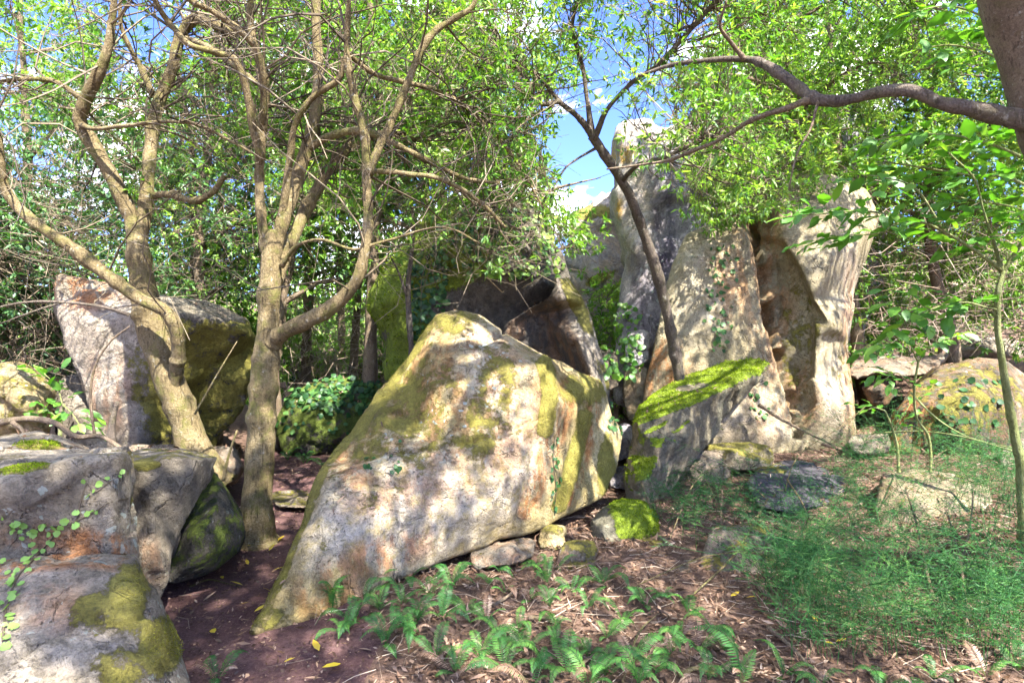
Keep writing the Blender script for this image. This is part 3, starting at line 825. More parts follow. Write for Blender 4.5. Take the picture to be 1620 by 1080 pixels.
rock('boulder', 'low flat rock with a lime-green moss patch behind the square-edged block', 'boulder',
     [(-80, 720, 3.4), (-40, 700, 3.9), (10, 690, 4.2), (62, 680, 4.4), (110, 698, 4.3), (138, 712, 4.2), (160, 740, 4.1), (175, 870, 4.1), (60, 920, 3.8), (-60, 930, 3.6), (-90, 820, 3.5)],
     [(0, 708, 3.7), (60, 702, 3.9), (110, 714, 3.95)],
     0.6, 0.025, 'greystone', 61, rough=0.03, rscale=2.6,
     paint=lambda px, py, co, nr: dict(moss=0.95 * ell(px, py, 60, 704, 34, 8) + 0.2 * up_of(nr), pale=0.35, rust=0.4 * ell(px, py, 110, 710, 30, 10), lichen=0.3))

# --- big boulder at the left, sunlit face painted pale, overhung mossy face painted darker for shade
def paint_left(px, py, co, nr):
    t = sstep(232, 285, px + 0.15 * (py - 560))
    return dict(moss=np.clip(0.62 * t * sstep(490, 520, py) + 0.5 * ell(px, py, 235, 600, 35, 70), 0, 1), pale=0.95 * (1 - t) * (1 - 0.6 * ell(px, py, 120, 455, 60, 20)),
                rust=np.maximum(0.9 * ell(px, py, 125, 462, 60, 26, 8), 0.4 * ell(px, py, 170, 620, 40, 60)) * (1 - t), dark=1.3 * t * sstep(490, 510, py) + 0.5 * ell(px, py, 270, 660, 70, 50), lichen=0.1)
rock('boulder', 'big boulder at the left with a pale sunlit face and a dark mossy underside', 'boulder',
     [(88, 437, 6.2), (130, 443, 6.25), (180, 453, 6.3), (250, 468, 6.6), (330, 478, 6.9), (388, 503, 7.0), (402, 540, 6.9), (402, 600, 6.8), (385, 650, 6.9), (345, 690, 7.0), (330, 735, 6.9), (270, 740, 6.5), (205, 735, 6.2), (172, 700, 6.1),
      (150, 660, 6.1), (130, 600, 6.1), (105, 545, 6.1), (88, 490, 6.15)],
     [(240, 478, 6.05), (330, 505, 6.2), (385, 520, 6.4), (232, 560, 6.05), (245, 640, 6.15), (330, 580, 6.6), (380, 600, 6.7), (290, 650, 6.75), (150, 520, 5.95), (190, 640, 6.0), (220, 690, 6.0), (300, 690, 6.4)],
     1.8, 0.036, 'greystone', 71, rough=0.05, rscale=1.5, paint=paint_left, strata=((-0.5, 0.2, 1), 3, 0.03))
rock('boulder', 'small layered tan boulder at the left edge', 'boulder',
     [(-60, 600, 5.8), (-20, 580, 5.8), (28, 576, 5.9), (60, 590, 5.9), (84, 618, 5.85), (80, 650, 5.8), (72, 700, 5.75), (50, 775, 5.7), (-50, 780, 5.6), (-75, 690, 5.6)], [(10, 610, 5.5), (50, 640, 5.5)],
     0.9, 0.03, 'sandstone', 81, rough=0.05, rscale=2.5, strata=((0.5, 0, 1), 8, 0.03), paint=lambda px, py, co, nr: dict(moss=0.35, pale=0.3, dark=0.3))
rock('rock', 'low pale stone wedged between tan boulder and big left boulder', 'rock',
     [(88, 640, 6.4), (100, 600, 6.5), (125, 592, 6.5), (150, 640, 6.3), (175, 700, 6.0), (165, 765, 5.9), (95, 765, 6.0)], [(120, 650, 6.1)], 0.5, 0.03, 'greystone', 83, rough=0.05,
     paint=lambda px, py, co, nr: dict(pale=0.5, dark=0.3))

# --- ivy topped boulder by the path
rock('boulder', 'dark mossy boulder topped with ivy where the path bends', 'boulder',
     [(438, 660, 8.4), (455, 630, 8.6), (490, 608, 8.8), (540, 598, 8.9), (590, 602, 8.8), (610, 625, 8.6), (600, 670, 8.4), (560, 712, 8.2), (500, 722, 8.0), (450, 715, 8.0), (438, 690, 8.2)],
     [(500, 650, 8.1), (560, 650, 8.2), (480, 690, 7.95), (540, 690, 8.0)], 1.5, 0.04, 'dullmoss', 91, rough=0.08, rscale=1.6,
     paint=lambda px, py, co, nr: dict(moss=0.55 + 0.2 * fbm(co * 2, 2, 4), dark=0.8, rust=0.4 * ell(px, py, 560, 690, 40, 20)))

# --- tall dark rock behind the central boulder
rock('boulder', 'tall dark overhanging boulder with moss and hanging ivy behind the pointed boulder', 'boulder',
     [(583, 490, 6.7), (590, 460, 6.8), (612, 425, 6.9), (645, 380, 7.0), (690, 335, 7.1), (760, 300, 7.2), (840, 325, 7.2), (890, 400, 7.0), (905, 470, 6.9), (900, 560, 6.9), (820, 740, 6.9), (700, 745, 6.8), (625, 730, 6.8), (615, 640, 6.9), (608, 545, 6.9), (595, 505, 6.8)],
     [(625, 470, 6.3), (680, 400, 6.4), (760, 385, 6.35), (840, 430, 6.35), (690, 500, 6.45), (740, 490, 6.65), (820, 500, 6.75), (650, 560, 6.5), (760, 430, 6.4)],
     2.0, 0.04, 'dullmoss2', 101, rough=0.10, rscale=1.4,
     paint=lambda px, py, co, nr: dict(moss=np.maximum.reduce([1.0 * ell(px, py, 620, 460, 60, 70), 0.95 * ell(px, py, 690, 390, 90, 70), 0.85 * ell(px, py, 650, 560, 45, 70), 0.5 * up_of(nr)]),
                                       dark=0.7 * ell(px, py, 790, 470, 110, 80) + 0.3))  # dark ellipse paints shade into the hollow
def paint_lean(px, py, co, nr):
    e = band(px, py, [(885, 440), (925, 520), (957, 605)], 26)  # lit edge painted pale, shaded underside painted dark
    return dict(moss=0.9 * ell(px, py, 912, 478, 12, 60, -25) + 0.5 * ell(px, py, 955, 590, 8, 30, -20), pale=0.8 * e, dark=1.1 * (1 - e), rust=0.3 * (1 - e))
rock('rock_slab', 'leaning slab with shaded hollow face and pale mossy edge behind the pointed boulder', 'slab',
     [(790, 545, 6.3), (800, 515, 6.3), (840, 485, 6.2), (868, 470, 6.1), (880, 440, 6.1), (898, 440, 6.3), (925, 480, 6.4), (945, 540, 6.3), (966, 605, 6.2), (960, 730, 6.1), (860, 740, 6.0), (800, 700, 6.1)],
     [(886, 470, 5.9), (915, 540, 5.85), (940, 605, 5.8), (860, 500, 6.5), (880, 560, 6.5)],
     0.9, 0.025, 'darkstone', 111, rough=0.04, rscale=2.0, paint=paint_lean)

# --- cliffs
rock('cliff', 'distant pale cliff in the gap left of the tall blue-grey spire', 'cliff',
     [(880, 620, 12), (890, 420, 12.3), (905, 340, 12.5), (940, 322, 12.6), (965, 305, 12.7), (1010, 300, 12.8), (1060, 320, 13), (1060, 640, 12.5)], [(940, 420, 11.8), (985, 450, 11.8), (930, 520, 11.6)],
     2.5, 0.07, 'bluestone', 121, rough=0.16, rscale=0.8, paint=lambda px, py, co, nr: dict(pale=0.8, moss=0.7 * ell(px, py, 930, 335, 50, 14) + 0.6 * ell(px, py, 950, 440, 30, 8, -20), dark=0.2, rust=0.2))
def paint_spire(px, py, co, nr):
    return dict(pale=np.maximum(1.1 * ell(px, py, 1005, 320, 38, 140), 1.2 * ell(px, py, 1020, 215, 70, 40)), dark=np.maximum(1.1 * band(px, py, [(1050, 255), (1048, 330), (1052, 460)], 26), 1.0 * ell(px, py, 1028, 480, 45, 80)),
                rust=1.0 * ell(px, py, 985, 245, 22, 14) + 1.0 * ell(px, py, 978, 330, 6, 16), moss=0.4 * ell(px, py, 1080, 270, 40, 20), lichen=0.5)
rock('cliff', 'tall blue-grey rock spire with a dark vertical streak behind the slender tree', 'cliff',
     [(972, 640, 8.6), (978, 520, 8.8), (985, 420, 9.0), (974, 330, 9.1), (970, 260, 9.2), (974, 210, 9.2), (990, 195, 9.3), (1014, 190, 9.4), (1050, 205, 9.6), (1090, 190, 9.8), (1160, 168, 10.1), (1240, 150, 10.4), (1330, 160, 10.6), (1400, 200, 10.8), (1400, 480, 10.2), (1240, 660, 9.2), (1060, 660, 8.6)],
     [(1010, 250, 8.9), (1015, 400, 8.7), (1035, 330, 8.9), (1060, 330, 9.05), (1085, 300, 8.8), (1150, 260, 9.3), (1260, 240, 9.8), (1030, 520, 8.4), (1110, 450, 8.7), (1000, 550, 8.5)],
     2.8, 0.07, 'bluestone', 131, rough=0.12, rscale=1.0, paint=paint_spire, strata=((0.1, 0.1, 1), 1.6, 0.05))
def paint_cliff(px, py, co, nr):
    slit = band(px, py, [(1190, 330), (1205, 420), (1225, 520), (1262, 640)], 55)  # cleft shade painted dark here; pale ellipses paint sunlit stone
    return dict(pale=np.maximum.reduce([0.3 * ell(px, py, 1110, 470, 50, 90), 0.8 * ell(px, py, 1180, 660, 80, 45), 0.6 * ell(px, py, 1325, 620, 30, 70), 0.7 * ell(px, py, 1345, 460, 14, 100)]) * (1 - slit),
                dark=np.maximum(0.3 * slit, 0.45 * ell(px, py, 1320, 420, 50, 40)), rust=np.maximum.reduce([0.8 * ell(px, py, 1050, 590, 40, 60), 0.6 * ell(px, py, 1345, 560, 14, 130), 0.5 * ell(px, py, 1160, 440, 40, 60), 0.5 * slit, 0.45 * ell(px, py, 1215, 640, 30, 50)]),
                moss=np.maximum(0.35 * ell(px, py, 1265, 540, 40, 120), 0.3 * ell(px, py, 1330, 560, 40, 60)), lichen=0.2)
rock('cliff', 'massive tan rock face with a deep curved cleft on the right', 'cliff',
     [(1012, 690, 7.0), (1022, 600, 7.2), (1040, 520, 7.3), (1062, 420, 7.5), (1085, 372, 7.6), (1130, 352, 7.8), (1172, 340, 7.9), (1200, 320, 7.9), (1240, 290, 8.0), (1300, 268, 8.1), (1370, 300, 8.2), (1392, 345, 8.1), (1372, 400, 8.0), (1352, 460, 7.9), (1340, 540, 7.8), (1348, 620, 7.6), (1358, 730, 7.3), (1260, 745, 7.0), (1130, 740, 6.8), (1040, 725, 6.8)],
     [(1080, 420, 7.3), (1140, 385, 7.35), (1172, 365, 7.4), (1060, 560, 7.05), (1120, 520, 7.05), (1120, 650, 6.85), (1200, 680, 6.85),
      (1180, 372, 7.42), (1196, 430, 7.35), (1203, 490, 7.3), (1220, 560, 7.2), (1244, 625, 7.1), (1258, 690, 6.95),
      (1189, 372, 7.75), (1205, 430, 7.72), (1212, 490, 7.7), (1230, 560, 7.5), (1254, 625, 7.3), (1263, 690, 7.0),
      (1222, 400, 7.5), (1236, 460, 7.48), (1248, 540, 7.42), (1262, 610, 7.3), (1268, 660, 7.15),
      (1236, 388, 7.45), (1261, 428, 7.42), (1280, 478, 7.38), (1285, 530, 7.36), (1281, 595, 7.3), (1280, 640, 7.2),
      (1242, 382, 7.25), (1268, 424, 7.15), (1288, 474, 7.08), (1293, 530, 7.05), (1288, 600, 7.02), (1292, 640, 6.98), (1272, 690, 6.92),
      (1322, 400, 7.15), (1318, 520, 7.02), (1322, 640, 6.92), (1342, 400, 7.4), (1334, 520, 7.3), (1340, 640, 7.1), (1300, 330, 7.3), (1230, 330, 7.45)],
     2.6, 0.037, 'cliffstone', 141, rough=0.03, rscale=1.3, paint=paint_cliff,
     grooves=[([(1188, 340), (1203, 420), (1212, 490), (1230, 560), (1254, 628), (1263, 690)], 7, 0.2), ([(1214, 495), (1218, 515)], 11, 0.14), ([(1222, 400), (1236, 460), (1232, 510), (1222, 530)], 4, 0.04), ([(1258, 400), (1250, 380)], 4, 0.03)])
# --- moss-topped slab
def paint_mosstop(px, py, co, nr):
    top = sstep(0.25, 0.6, nr[:, 2] + 0.12 * fbm(co * 4, 3, 8))
    return dict(moss=np.maximum.reduce([1.3 * top - 1.1 * ell(px, py, 1095, 612, 34, 7, -8), 0.55 * ell(px, py, 1015, 750, 20, 12, -20), 0.3 * ell(px, py, 1010, 700, 30, 50)]), pale=0.4 * ell(px, py, 1050, 750, 60, 40), dark=0.75 * ell(px, py, 1060, 670, 80, 45, -35), rust=0.1)  # dark ellipse paints the shade of the front face
rock('rock_slab', 'tilted slab with a bright green moss top against the cliff face', 'slab',
     [(1003, 668, 5.85), (1012, 645, 6.1), (1030, 628, 6.4), (1080, 600, 6.8), (1140, 578, 7.0), (1195, 572, 7.0), (1213, 577, 6.7), (1202, 596, 6.3), (1160, 645, 6.1), (1120, 695, 5.95), (1085, 745, 5.8), (1050, 790, 5.6), (1020, 805, 5.5), (992, 795, 5.55), (988, 768, 5.65), (996, 720, 5.75)],
     [(1010, 668, 5.6), (1060, 652, 5.62), (1120, 628, 5.75), (1180, 600, 6.0), (1040, 720, 5.45), (1090, 690, 5.6), (1012, 762, 5.35), (1035, 740, 5.4)],
     0.7, 0.022, 'mossstone', 151, rough=0.035, rscale=2.4, paint=paint_mosstop, strata=((-0.4, 0.1, 1), 5, 0.02))
# --- right boulder and cave
rock('boulder', 'rounded brown boulder with trailing ivy at the right edge', 'boulder',
     [(1405, 715, 6.8), (1412, 660, 7.0), (1440, 615, 7.2), (1480, 582, 7.4), (1530, 567, 7.5), (1590, 574, 7.5), (1640, 610, 7.4), (1680, 690, 7.2), (1660, 730, 6.9), (1500, 730, 6.7)],
     [(1470, 640, 6.7), (1540, 625, 6.6), (1600, 640, 6.7), (1520, 680, 6.45), (1540, 590, 7.0)], 1.6, 0.03, 'darkstone', 161, rough=0.07, rscale=1.6,
     paint=lambda px, py, co, nr: dict(pale=0.2 * sstep(0.7, 0.9, nr[:, 2]) + 0.6 * sstep(1598, 1615, px), rust=0.6 * ell(px, py, 1440, 660, 40, 50) + 0.35, dark=0.5 * ell(px, py, 1540, 650, 120, 70), moss=0.45 * ell(px, py, 1530, 630, 120, 70)))  # light on top painted pale, shaded front painted dark
rock('rock_slab', 'flat litter-covered slab roofing the dark hollow right of the cliff', 'slab',
     [(1340, 590, 8.2), (1350, 570, 8.6), (1400, 560, 9.0), (1450, 565, 9.0), (1500, 560, 9.0), (1480, 590, 8.4), (1430, 596, 8.0), (1390, 590, 7.9), (1355, 600, 7.9)], [(1400, 580, 8.1)], 1.0, 0.045, 'greystone', 171, rough=0.05,
     paint=lambda px, py, co, nr: dict(rust=0.3, dark=0.3, pale=0.3))
rock('rock', 'brown rock hanging in the mouth of the dark hollow', 'rock',
     [(1362, 612, 8.2), (1385, 596, 8.3), (1415, 598, 8.3), (1420, 622, 8.2), (1402, 642, 8.1), (1380, 640, 8.1)], [(1395, 615, 7.95)], 0.7, 0.03, 'darkstone', 173, rough=0.04, paint=lambda px, py, co, nr: dict(rust=0.35))
# --- low rocks in the bank
def stone(label, cx, cy, w, h, d, seed, mat='greystone', moss=0.2, pale=0.2, dark=0.2, rust=0.1, thick=0.5, vox=0.016, top=0.3, rough=0.03, name='rock', rot=0, corners=8, fn=None):
    rg = random.Random(seed)
    out = []
    c, s = math.cos(R(rot)), math.sin(R(rot))
    for k in range(corners):
        a = 2 * math.pi * k / corners + rg.uniform(-0.2, 0.2)
        x = math.copysign(abs(math.cos(a)) ** 0.6, math.cos(a)) * w / 2 * rg.uniform(0.9, 1.08)
        y = math.copysign(abs(math.sin(a)) ** 0.6, math.sin(a)) * h / 2 * rg.uniform(0.9, 1.08)
        px, py = cx + x * c - y * s, cy + x * s + y * c
        out.append((px, py, d + (cy - py) / h * top + rg.uniform(-0.03, 0.03)))
    inn = [(cx + rg.uniform(-0.1, 0.1) * w, cy - 0.12 * h, d - 0.22 * w / FPX * d), (cx + 0.22 * w, cy + 0.15 * h, d - 0.2 * w / FPX * d), (cx - 0.25 * w, cy + 0.1 * h, d - 0.18 * w / FPX * d)]
    pf = fn or (lambda px, py, co, nr: dict(moss=moss * (0.4 + 0.9 * up_of(nr)), pale=pale, dark=dark, rust=rust))
    return rock(name, label, 'rock', out, inn, thick, vox, mat, seed, rough=rough, rscale=3.0, paint=pf)
stone('flat pale brown stone propping the pointed boulder', 796, 876, 116, 36, 4.12, 201, pale=0.35, rust=0.3, rot=-14, thick=0.35)
stone('squarish tan stone next to the flat propping stone', 872, 850, 44, 42, 4.42, 202, mat='sandstone', moss=0.3)
stone('upright greenish stone below the lime-moss rock', 914, 878, 66, 58, 4.1, 203, moss=0.5, dark=0.3)
rock('rock', 'rounded stone capped with lime-green moss at the end of the pointed boulder', 'rock',
     [(930, 862, 4.6), (936, 822, 4.7), (955, 802, 4.8), (985, 791, 4.9), (1015, 794, 4.85), (1034, 810, 4.75), (1043, 836, 4.65), (1038, 866, 4.5), (980, 880, 4.45)],
     [(950, 835, 4.5), (985, 815, 4.55), (1015, 820, 4.52), (1000, 850, 4.4), (960, 860, 4.42)], 0.5, 0.012, 'mossstone', 204, rough=0.02, rscale=3.0,
     paint=lambda px, py, co, nr: dict(moss=1.05 * sstep(-15, 15, px - 978 + (830 - py) * 0.3) * sstep(-0.25, 0.2, nr[:, 2]) * (1 - 0.9 * ell(px, py, 1000, 872, 50, 18)) + 0.2, dark=0.5))
stone('small grey stone half buried among the ferns', 1085, 690 + 215, 50, 36, 3.9, 205, dark=0.4)
stone('dark blocky stone with a flat top under the feathery fern', 1172, 885, 125, 118, 4.0, 206, dark=0.75, moss=0.3, thick=0.8, top=0.5)
rock('rock_slab', 'bluish flat rock shelf with dead leaves in front of the cliff', 'slab',
     [(1180, 765, 5.6), (1200, 742, 6.1), (1240, 731, 6.5), (1300, 733, 6.6), (1345, 748, 6.3), (1350, 775, 5.7), (1310, 800, 5.2), (1250, 812, 5.0), (1200, 800, 5.1)],
     [(1215, 762, 5.6), (1290, 760, 5.7), (1250, 788, 5.15)], 0.5, 0.02, 'slate', 207, rough=0.03, rscale=2.6, strata=((0, 0.1, 1), 10, 0.012),
     paint=lambda px, py, co, nr: dict(dark=0.4, moss=0.5 * ell(px, py, 1215, 742, 30, 10)))
stone('pale tan rock seen through the feathery fern', 1470, 815, 190, 150, 4.9, 208, mat='cliffstone', pale=0.2, moss=0.22, dark=0.3, thick=0.9, top=0.7, vox=0.022)
stone('small tan stone below the dark hollow', 1378, 702, 70, 34, 6.7, 209, pale=0.4, thick=0.4)
stone('olive stone lying at the foot of the cleft cliff', 1170, 722, 110, 46, 6.3, 210, mat='cliffstone', pale=0.1, dark=0.45, moss=0.5, thick=0.5)
stone('pale stone in the shade under the moss-topped slab', 1120, 745, 70, 70, 6.1, 211, dark=0.3, pale=0.3, thick=0.5)
stone('blue-grey stone down in the gap beside the pointed boulder', 985, 700, 34, 60, 6.5, 212, mat='bluestone', dark=0.6)
stone('dark stone in the gap below the blue-grey stone', 985, 755, 44, 40, 5.9, 213, mat='bluestone', dark=0.7)
stone('bluish stone above the gap left of the slender tree', 1010, 550, 40, 60, 7.6, 214, mat='bluestone', pale=0.3, rough=0.04)
stone('brown stone below the bluish stone left of the slender tree', 1008, 620, 44, 90, 7.4, 215, mat='cliffstone', dark=0.4, rust=0.3)
stone('dark brown stone in the gap beside the leaning slab', 960, 585, 40, 70, 7.5, 216, mat='darkstone', dark=0.5)
stone('flat grey stone set in the path beyond the middle tree', 470, 790, 85, 26, 5.7, 217, moss=0.35, pale=0.3, top=0.7, thick=0.3)
stone('grey stone at the right edge among ground plants', 1612, 722, 60, 40, 6.0, 218, pale=0.3, moss=0.3)
stone('small stone left of the dark blocky stone', 1040, 868, 60, 44, 4.35, 219, dark=0.6, moss=0.4)
stone('broad rock ledge under the tilted trunk at the left', 290, 735, 200, 70, 5.6, 220, dark=0.6, rust=0.2, thick=0.8, vox=0.025)
stone('far pale boulder between the thin trunks beyond the path', 490, 590, 90, 60, 12.5, 221, pale=0.6, moss=0.4, thick=1.2, vox=0.06, rough=0.08)
stone('small far rock to the right of ivy-topped boulder', 590, 590, 70, 50, 12.0, 222, pale=0.4, moss=0.5, thick=1.0, vox=0.06, rough=0.08)
stone('pale rock ledge on the slope behind the rounded brown boulder', 1560, 552, 130, 34, 11.0, 223, pale=0.6, thick=1.5, vox=0.06, rough=0.08)

moss_tufts(151, 13000, 0.62, 0.02, 'moss', 0.6)
moss_tufts(204, 5000, 0.7, 0.015, 'moss')
moss_tufts(21, 7000, 0.62, 0.009, 'moss_olive')
moss_tufts(31, 2500, 0.7, 0.009, 'moss')
moss_tufts(11, 6000, 0.62, 0.011, 'moss_olive')
moss_tufts(101, 5000, 0.7, 0.03, 'moss', 0.35)
moss_tufts(61, 1800, 0.7, 0.014, 'moss')
# ------------------------------------------------------------------ trees
def limb_path(pts, wob=0.012, seed=0):
    """pts: (px, py, depth, radius_px) -> smooth path and radii in metres"""
    p = np.array([P(a, b, d) for a, b, d, r in pts])
    r = np.array([r / FPX * d for a, b, d, r in pts])
    path = spline(p, 9)
    t = np.linspace(0, len(pts) - 1, len(path))
    rad = np.interp(t, np.arange(len(pts)), r)
    path = path + wob * np.stack([fbm(path * 3.1 + 40 * k, 2, seed + k) for k in range(3)], 1)
    return path, rad

def sample_limbs(rng, limbs, n, tmin=0.3):
    """random points along limbs, more where the limb is long"""
    out_p, out_t, out_r = [], [], []
    lens = np.array([np.linalg.norm(np.diff(p, axis=0), axis=1).sum() for p, r in limbs])
    cnt = rng.multinomial(n, lens / lens.sum())
    for (p, r), c in zip(limbs, cnt):
        if c == 0: continue
        t = tmin + (1 - tmin) * rng.random(c) ** 0.8
        f = t * (len(p) - 1)
        i = np.minimum(f.astype(int), len(p) - 2)
        u = (f - i)[:, None]
        out_p.append(p[i] * (1 - u) + p[i + 1] * u)
        out_t.append(norm(p[i + 1] - p[i]))
        out_r.append(r[i])
    return np.concatenate(out_p), np.concatenate(out_t), np.concatenate(out_r)

def foliage(rng, limbs, twigs, leaves, n1, L1=(0.5, 1.2), n2=4, L2=(0.25, 0.55), n3=3, L3=(0.08, 0.22), up=0.25, keep=None,
            leaf=(0.1, 0.032), per=7, tmin=0.3, spread=0.8, bare=0.0, hue=0.0, dens=1.0, rtw=1.0, fine=False):
    S, T, RR = sample_limbs(rng, limbs, n1, tmin)
    D = norm(0.55 * T + spread * rng.normal(size=S.shape) + np.array((0, 0, up)))
    ln = rng.uniform(*L1, size=len(S))[:, None]
    C1 = wander(rng, S, D, ln, 6, 0.28)
    if keep is not None:
        k = keep(rng, C1[:, -1]) & keep(rng, C1[:, 3])
        C1, ln, RR = C1[k], ln[k], RR[k]
    r0 = np.minimum(RR * 0.55, 0.009 * rtw * ln[:, 0] ** 0.8 + 0.002)
    batch_curves(twigs, C1 if fine else C1[:, (0, 2, 3, 5)], r0, r0 * 0.3, np.clip(0.45 + 0.2 * rng.normal(size=len(C1)), 0, 1))
    def sub(C, n, L, sp, k):
        q, par = on_curve(C, rng.uniform(0.25, 1.0, size=(len(C), n)))
        q, par = q.reshape(-1, 3), par.reshape(-1, 3)
        d = norm(par * 0.8 + sp * rng.normal(size=q.shape) + np.array((0, 0, 0.12)))
        return wander(rng, q, d, rng.uniform(*L, size=(len(q), 1)), k, 0.25)
    C2 = sub(C1, n2, L2, 0.65, 4)
    if keep is not None and len(C2): C2 = C2[keep(rng, C2[:, -1])]
    batch_curves(twigs, C2 if fine else C2[:, ::3], 0.0034 * rtw, 0.0014 * rtw, np.clip(0.5 + 0.25 * rng.normal(size=len(C2)), 0, 1))
    if bare > 0: C2 = C2[rng.random(len(C2)) > bare]
    C3 = sub(C2, n3, L3, 0.8, 3)
    if fine: batch_curves(twigs, C3[:, ::2], 0.0016 * rtw, 0.0009 * rtw, np.clip(0.5 + 0.25 * rng.normal(size=len(C3)), 0, 1))
    tips = np.concatenate((C3[:, -1], C2[:, -1])); tdir = norm(np.concatenate((C3[:, -1] - C3[:, 0], C2[:, -1] - C2[:, 0])))
    if dens < 1:
        k = rng.random(len(tips)) < dens; tips, tdir = tips[k], tdir[k]
    rosette(rng, leaves, tips, tdir, per, leaf, hue)
def rosette(rng, leaves, tips, tdir, per, leaf, hue=0.0, jitter=0.25):
    n = len(tips)
    if n == 0: return
    ref = norm(rng.normal(size=tips.shape))
    u = norm(np.cross(tdir, ref)); w = np.cross(tdir, u)
    ang = (np.arange(per) * 2.399)[None, :] + rng.random((n, 1)) * 6.28
    open_ = rng.uniform(0.55, 1.35, size=(n, per))
    d = tdir[:, None] * np.cos(open_)[..., None] + (u[:, None] * np.cos(ang)[..., None] + w[:, None] * np.sin(ang)[..., None]) * np.sin(open_)[..., None]
    d = d + jitter * rng.normal(size=d.shape) * 0.5 + np.array((0, 0, -0.12))
    pos = tips[:, None] - tdir[:, None] * rng.uniform(0, 0.05, size=(n, per, 1)) + 0.008 * rng.normal(size=d.shape)
    L = leaf[0] * rng.uniform(0.45, 1.35, size=(n, per))
    Wd = leaf[1] * rng.uniform(0.75, 1.2, size=(n, per))
    clump = np.clip(0.5 + 0.22 * fbm(tips * 1.1, 2, 3)[:, None] * 2 + 0.22 * rng.normal(size=(n, per)) + hue, 0, 1)
    upv = norm(np.array((0, 0, 1.0)) + 0.45 * rng.normal(size=(n * per, 3)))
    batch_leaves(leaves, pos.reshape(-1, 3), d.reshape(-1, 3), upv, L.ravel(), Wd.ravel(), clump.ravel(), droop=0.22, lite=True)

class Tree:
    def __init__(self, name, label, base, group=None, cat='tree', bark='bark', leaf='leaf', twig='twig'):
        self.e = tag(empty(name, base), label, cat, group)
        self.limbs, self.twigs, self.leaves = [], Acc(), Acc()
        self.bark, self.leaf, self.twig = bark, leaf, twig
        self.base = np.array(base)
    def limb(self, pts, name='branch', sides=14, lump=0.13, seed=0, world=False, crown=True, flare=False, mat=None):
        if world:
            p = spline(np.array([q[:3] for q in pts]), 7)
            rad = np.interp(np.linspace(0, len(pts) - 1, len(p)), np.arange(len(pts)), [q[3] for q in pts])
            p = p + 0.02 * np.stack([fbm(p * 1.7 + 40 * k, 2, seed + k) for k in range(3)], 1)
        else:
            p, rad = limb_path(pts, seed=seed)
            rad = rad * (0.76 if name == 'branch' else 0.86)
        if flare:
            rad = rad * (1 + 0.55 * np.exp(-np.linspace(0, 1, len(p)) * 16))
        if name == 'branch':
            rad = rad * (1 + 0.3 * np.exp(-np.linspace(0, 1, len(p)) * 14))
        kn = 1 + 0.22 * np.clip(vnoise(np.stack((np.arange(len(p)) * 0.37, np.full(len(p), seed * 1.7), np.zeros(len(p))), 1), 5) - 0.35, 0, 1) * 2
        a = Acc()
        tube(a, p, rad * kn, sides, lump=lump, seed=seed)
        self.last = a.build(name, M[mat or self.bark], self.e)
        if crown: self.limbs.append((p, rad))
        return p, rad
    def grow(self, rng, **kw):
        foliage(rng, self.limbs, self.twigs, self.leaves, **kw)
    def done(self, crown_name='crown'):
        if self.twigs.n: tag(self.twigs.build('twigs', M[self.twig], self.e), kind='stuff')
        if self.leaves.n: tag(self.leaves.build(crown_name, M[self.leaf], self.e), kind='stuff')
        return self.e

def keep_top(rng, E, sky=True, low=430, lowx=None):
    """crown shape: hangs above the clearing, thin where the sky opens"""
    px, py = proj(E)
    ok = np.ones(len(E), bool)
    infr = E[:, 1] > 0.6
    lim = np.full(len(E), float(low))
    if lowx is not None: lim = np.interp(px, lowx[0], lowx[1])
    ok &= ~(infr & (py > lim))
    if sky:
        hole = np.maximum.reduce([ell(px, py, 925, 235, 55, 110, -8), ell(px, py, 1010, 100, 150, 75, -15) * 0.3, 0.7 * ell(px, py, 240, 40, 80, 70, -20), 0.2 * ell(px, py, 840, 60, 60, 70)])
        ok &= ~(infr & (rng.random(len(E)) < hole * 1.05))
    return ok
LOWX = ([-200, 0, 200, 330, 420, 600, 700, 800, 900, 960, 1700], [430, 420, 380, 400, 420, 430, 430, 470, 440, 380, 380])

# --- left tree, tilted trunk with two stems and one limb swinging left
rng = np.random.default_rng(1)
t1 = Tree('tree', 'tilted pale tree at the left, forked above, with a limb swinging left', ground_at(330, 762))
t1.limb([(338, 765, 5.5, 27), (312, 715, 5.42, 26), (285, 645, 5.38, 25), (262, 580, 5.35, 25), (243, 520, 5.3, 25), (228, 470, 5.3, 24), (220, 420, 5.3, 20), (217, 385, 5.3, 17), (215, 365, 5.3, 9)], 'trunk', 16, flare=True, seed=1, crown=False)
t1.limb([(221, 440, 5.3, 10), (218, 390, 5.3, 15), (204, 340, 5.3, 15), (185, 295, 5.25, 15), (155, 240, 5.2, 14), (128, 195, 5.15, 13), (133, 165, 5.1, 12), (155, 115, 5.0, 11), (172, 75, 4.95, 9), (178, 30, 4.9, 7), (182, -40, 4.8, 6), (170, -140, 4.7, 4)], seed=2)
t1.limb([(221, 440, 5.3, 10), (220, 390, 5.32, 14), (228, 340, 5.35, 14), (236, 270, 5.4, 12), (242, 200, 5.45, 12), (252, 160, 5.5, 12), (275, 105, 5.5, 11), (284, 65, 5.5, 11), (305, 32, 5.45, 11), (335, 36, 5.4, 10), (372, 54, 5.35, 8)], seed=3)
t1.limb([(282, 650, 5.4, 7), (276, 618, 5.34, 10), (281, 582, 5.24, 13), (283, 550, 5.15, 14), (276, 515, 5.05, 14), (258, 490, 5.0, 13), (215, 470, 4.95, 13), (165, 430, 4.9, 13), (115, 393, 4.85, 12), (60, 355, 4.8, 11), (22, 318, 4.75, 10), (4, 280, 4.7, 9), (-6, 220, 4.6, 8), (-30, 120, 4.5, 5)], seed=4)
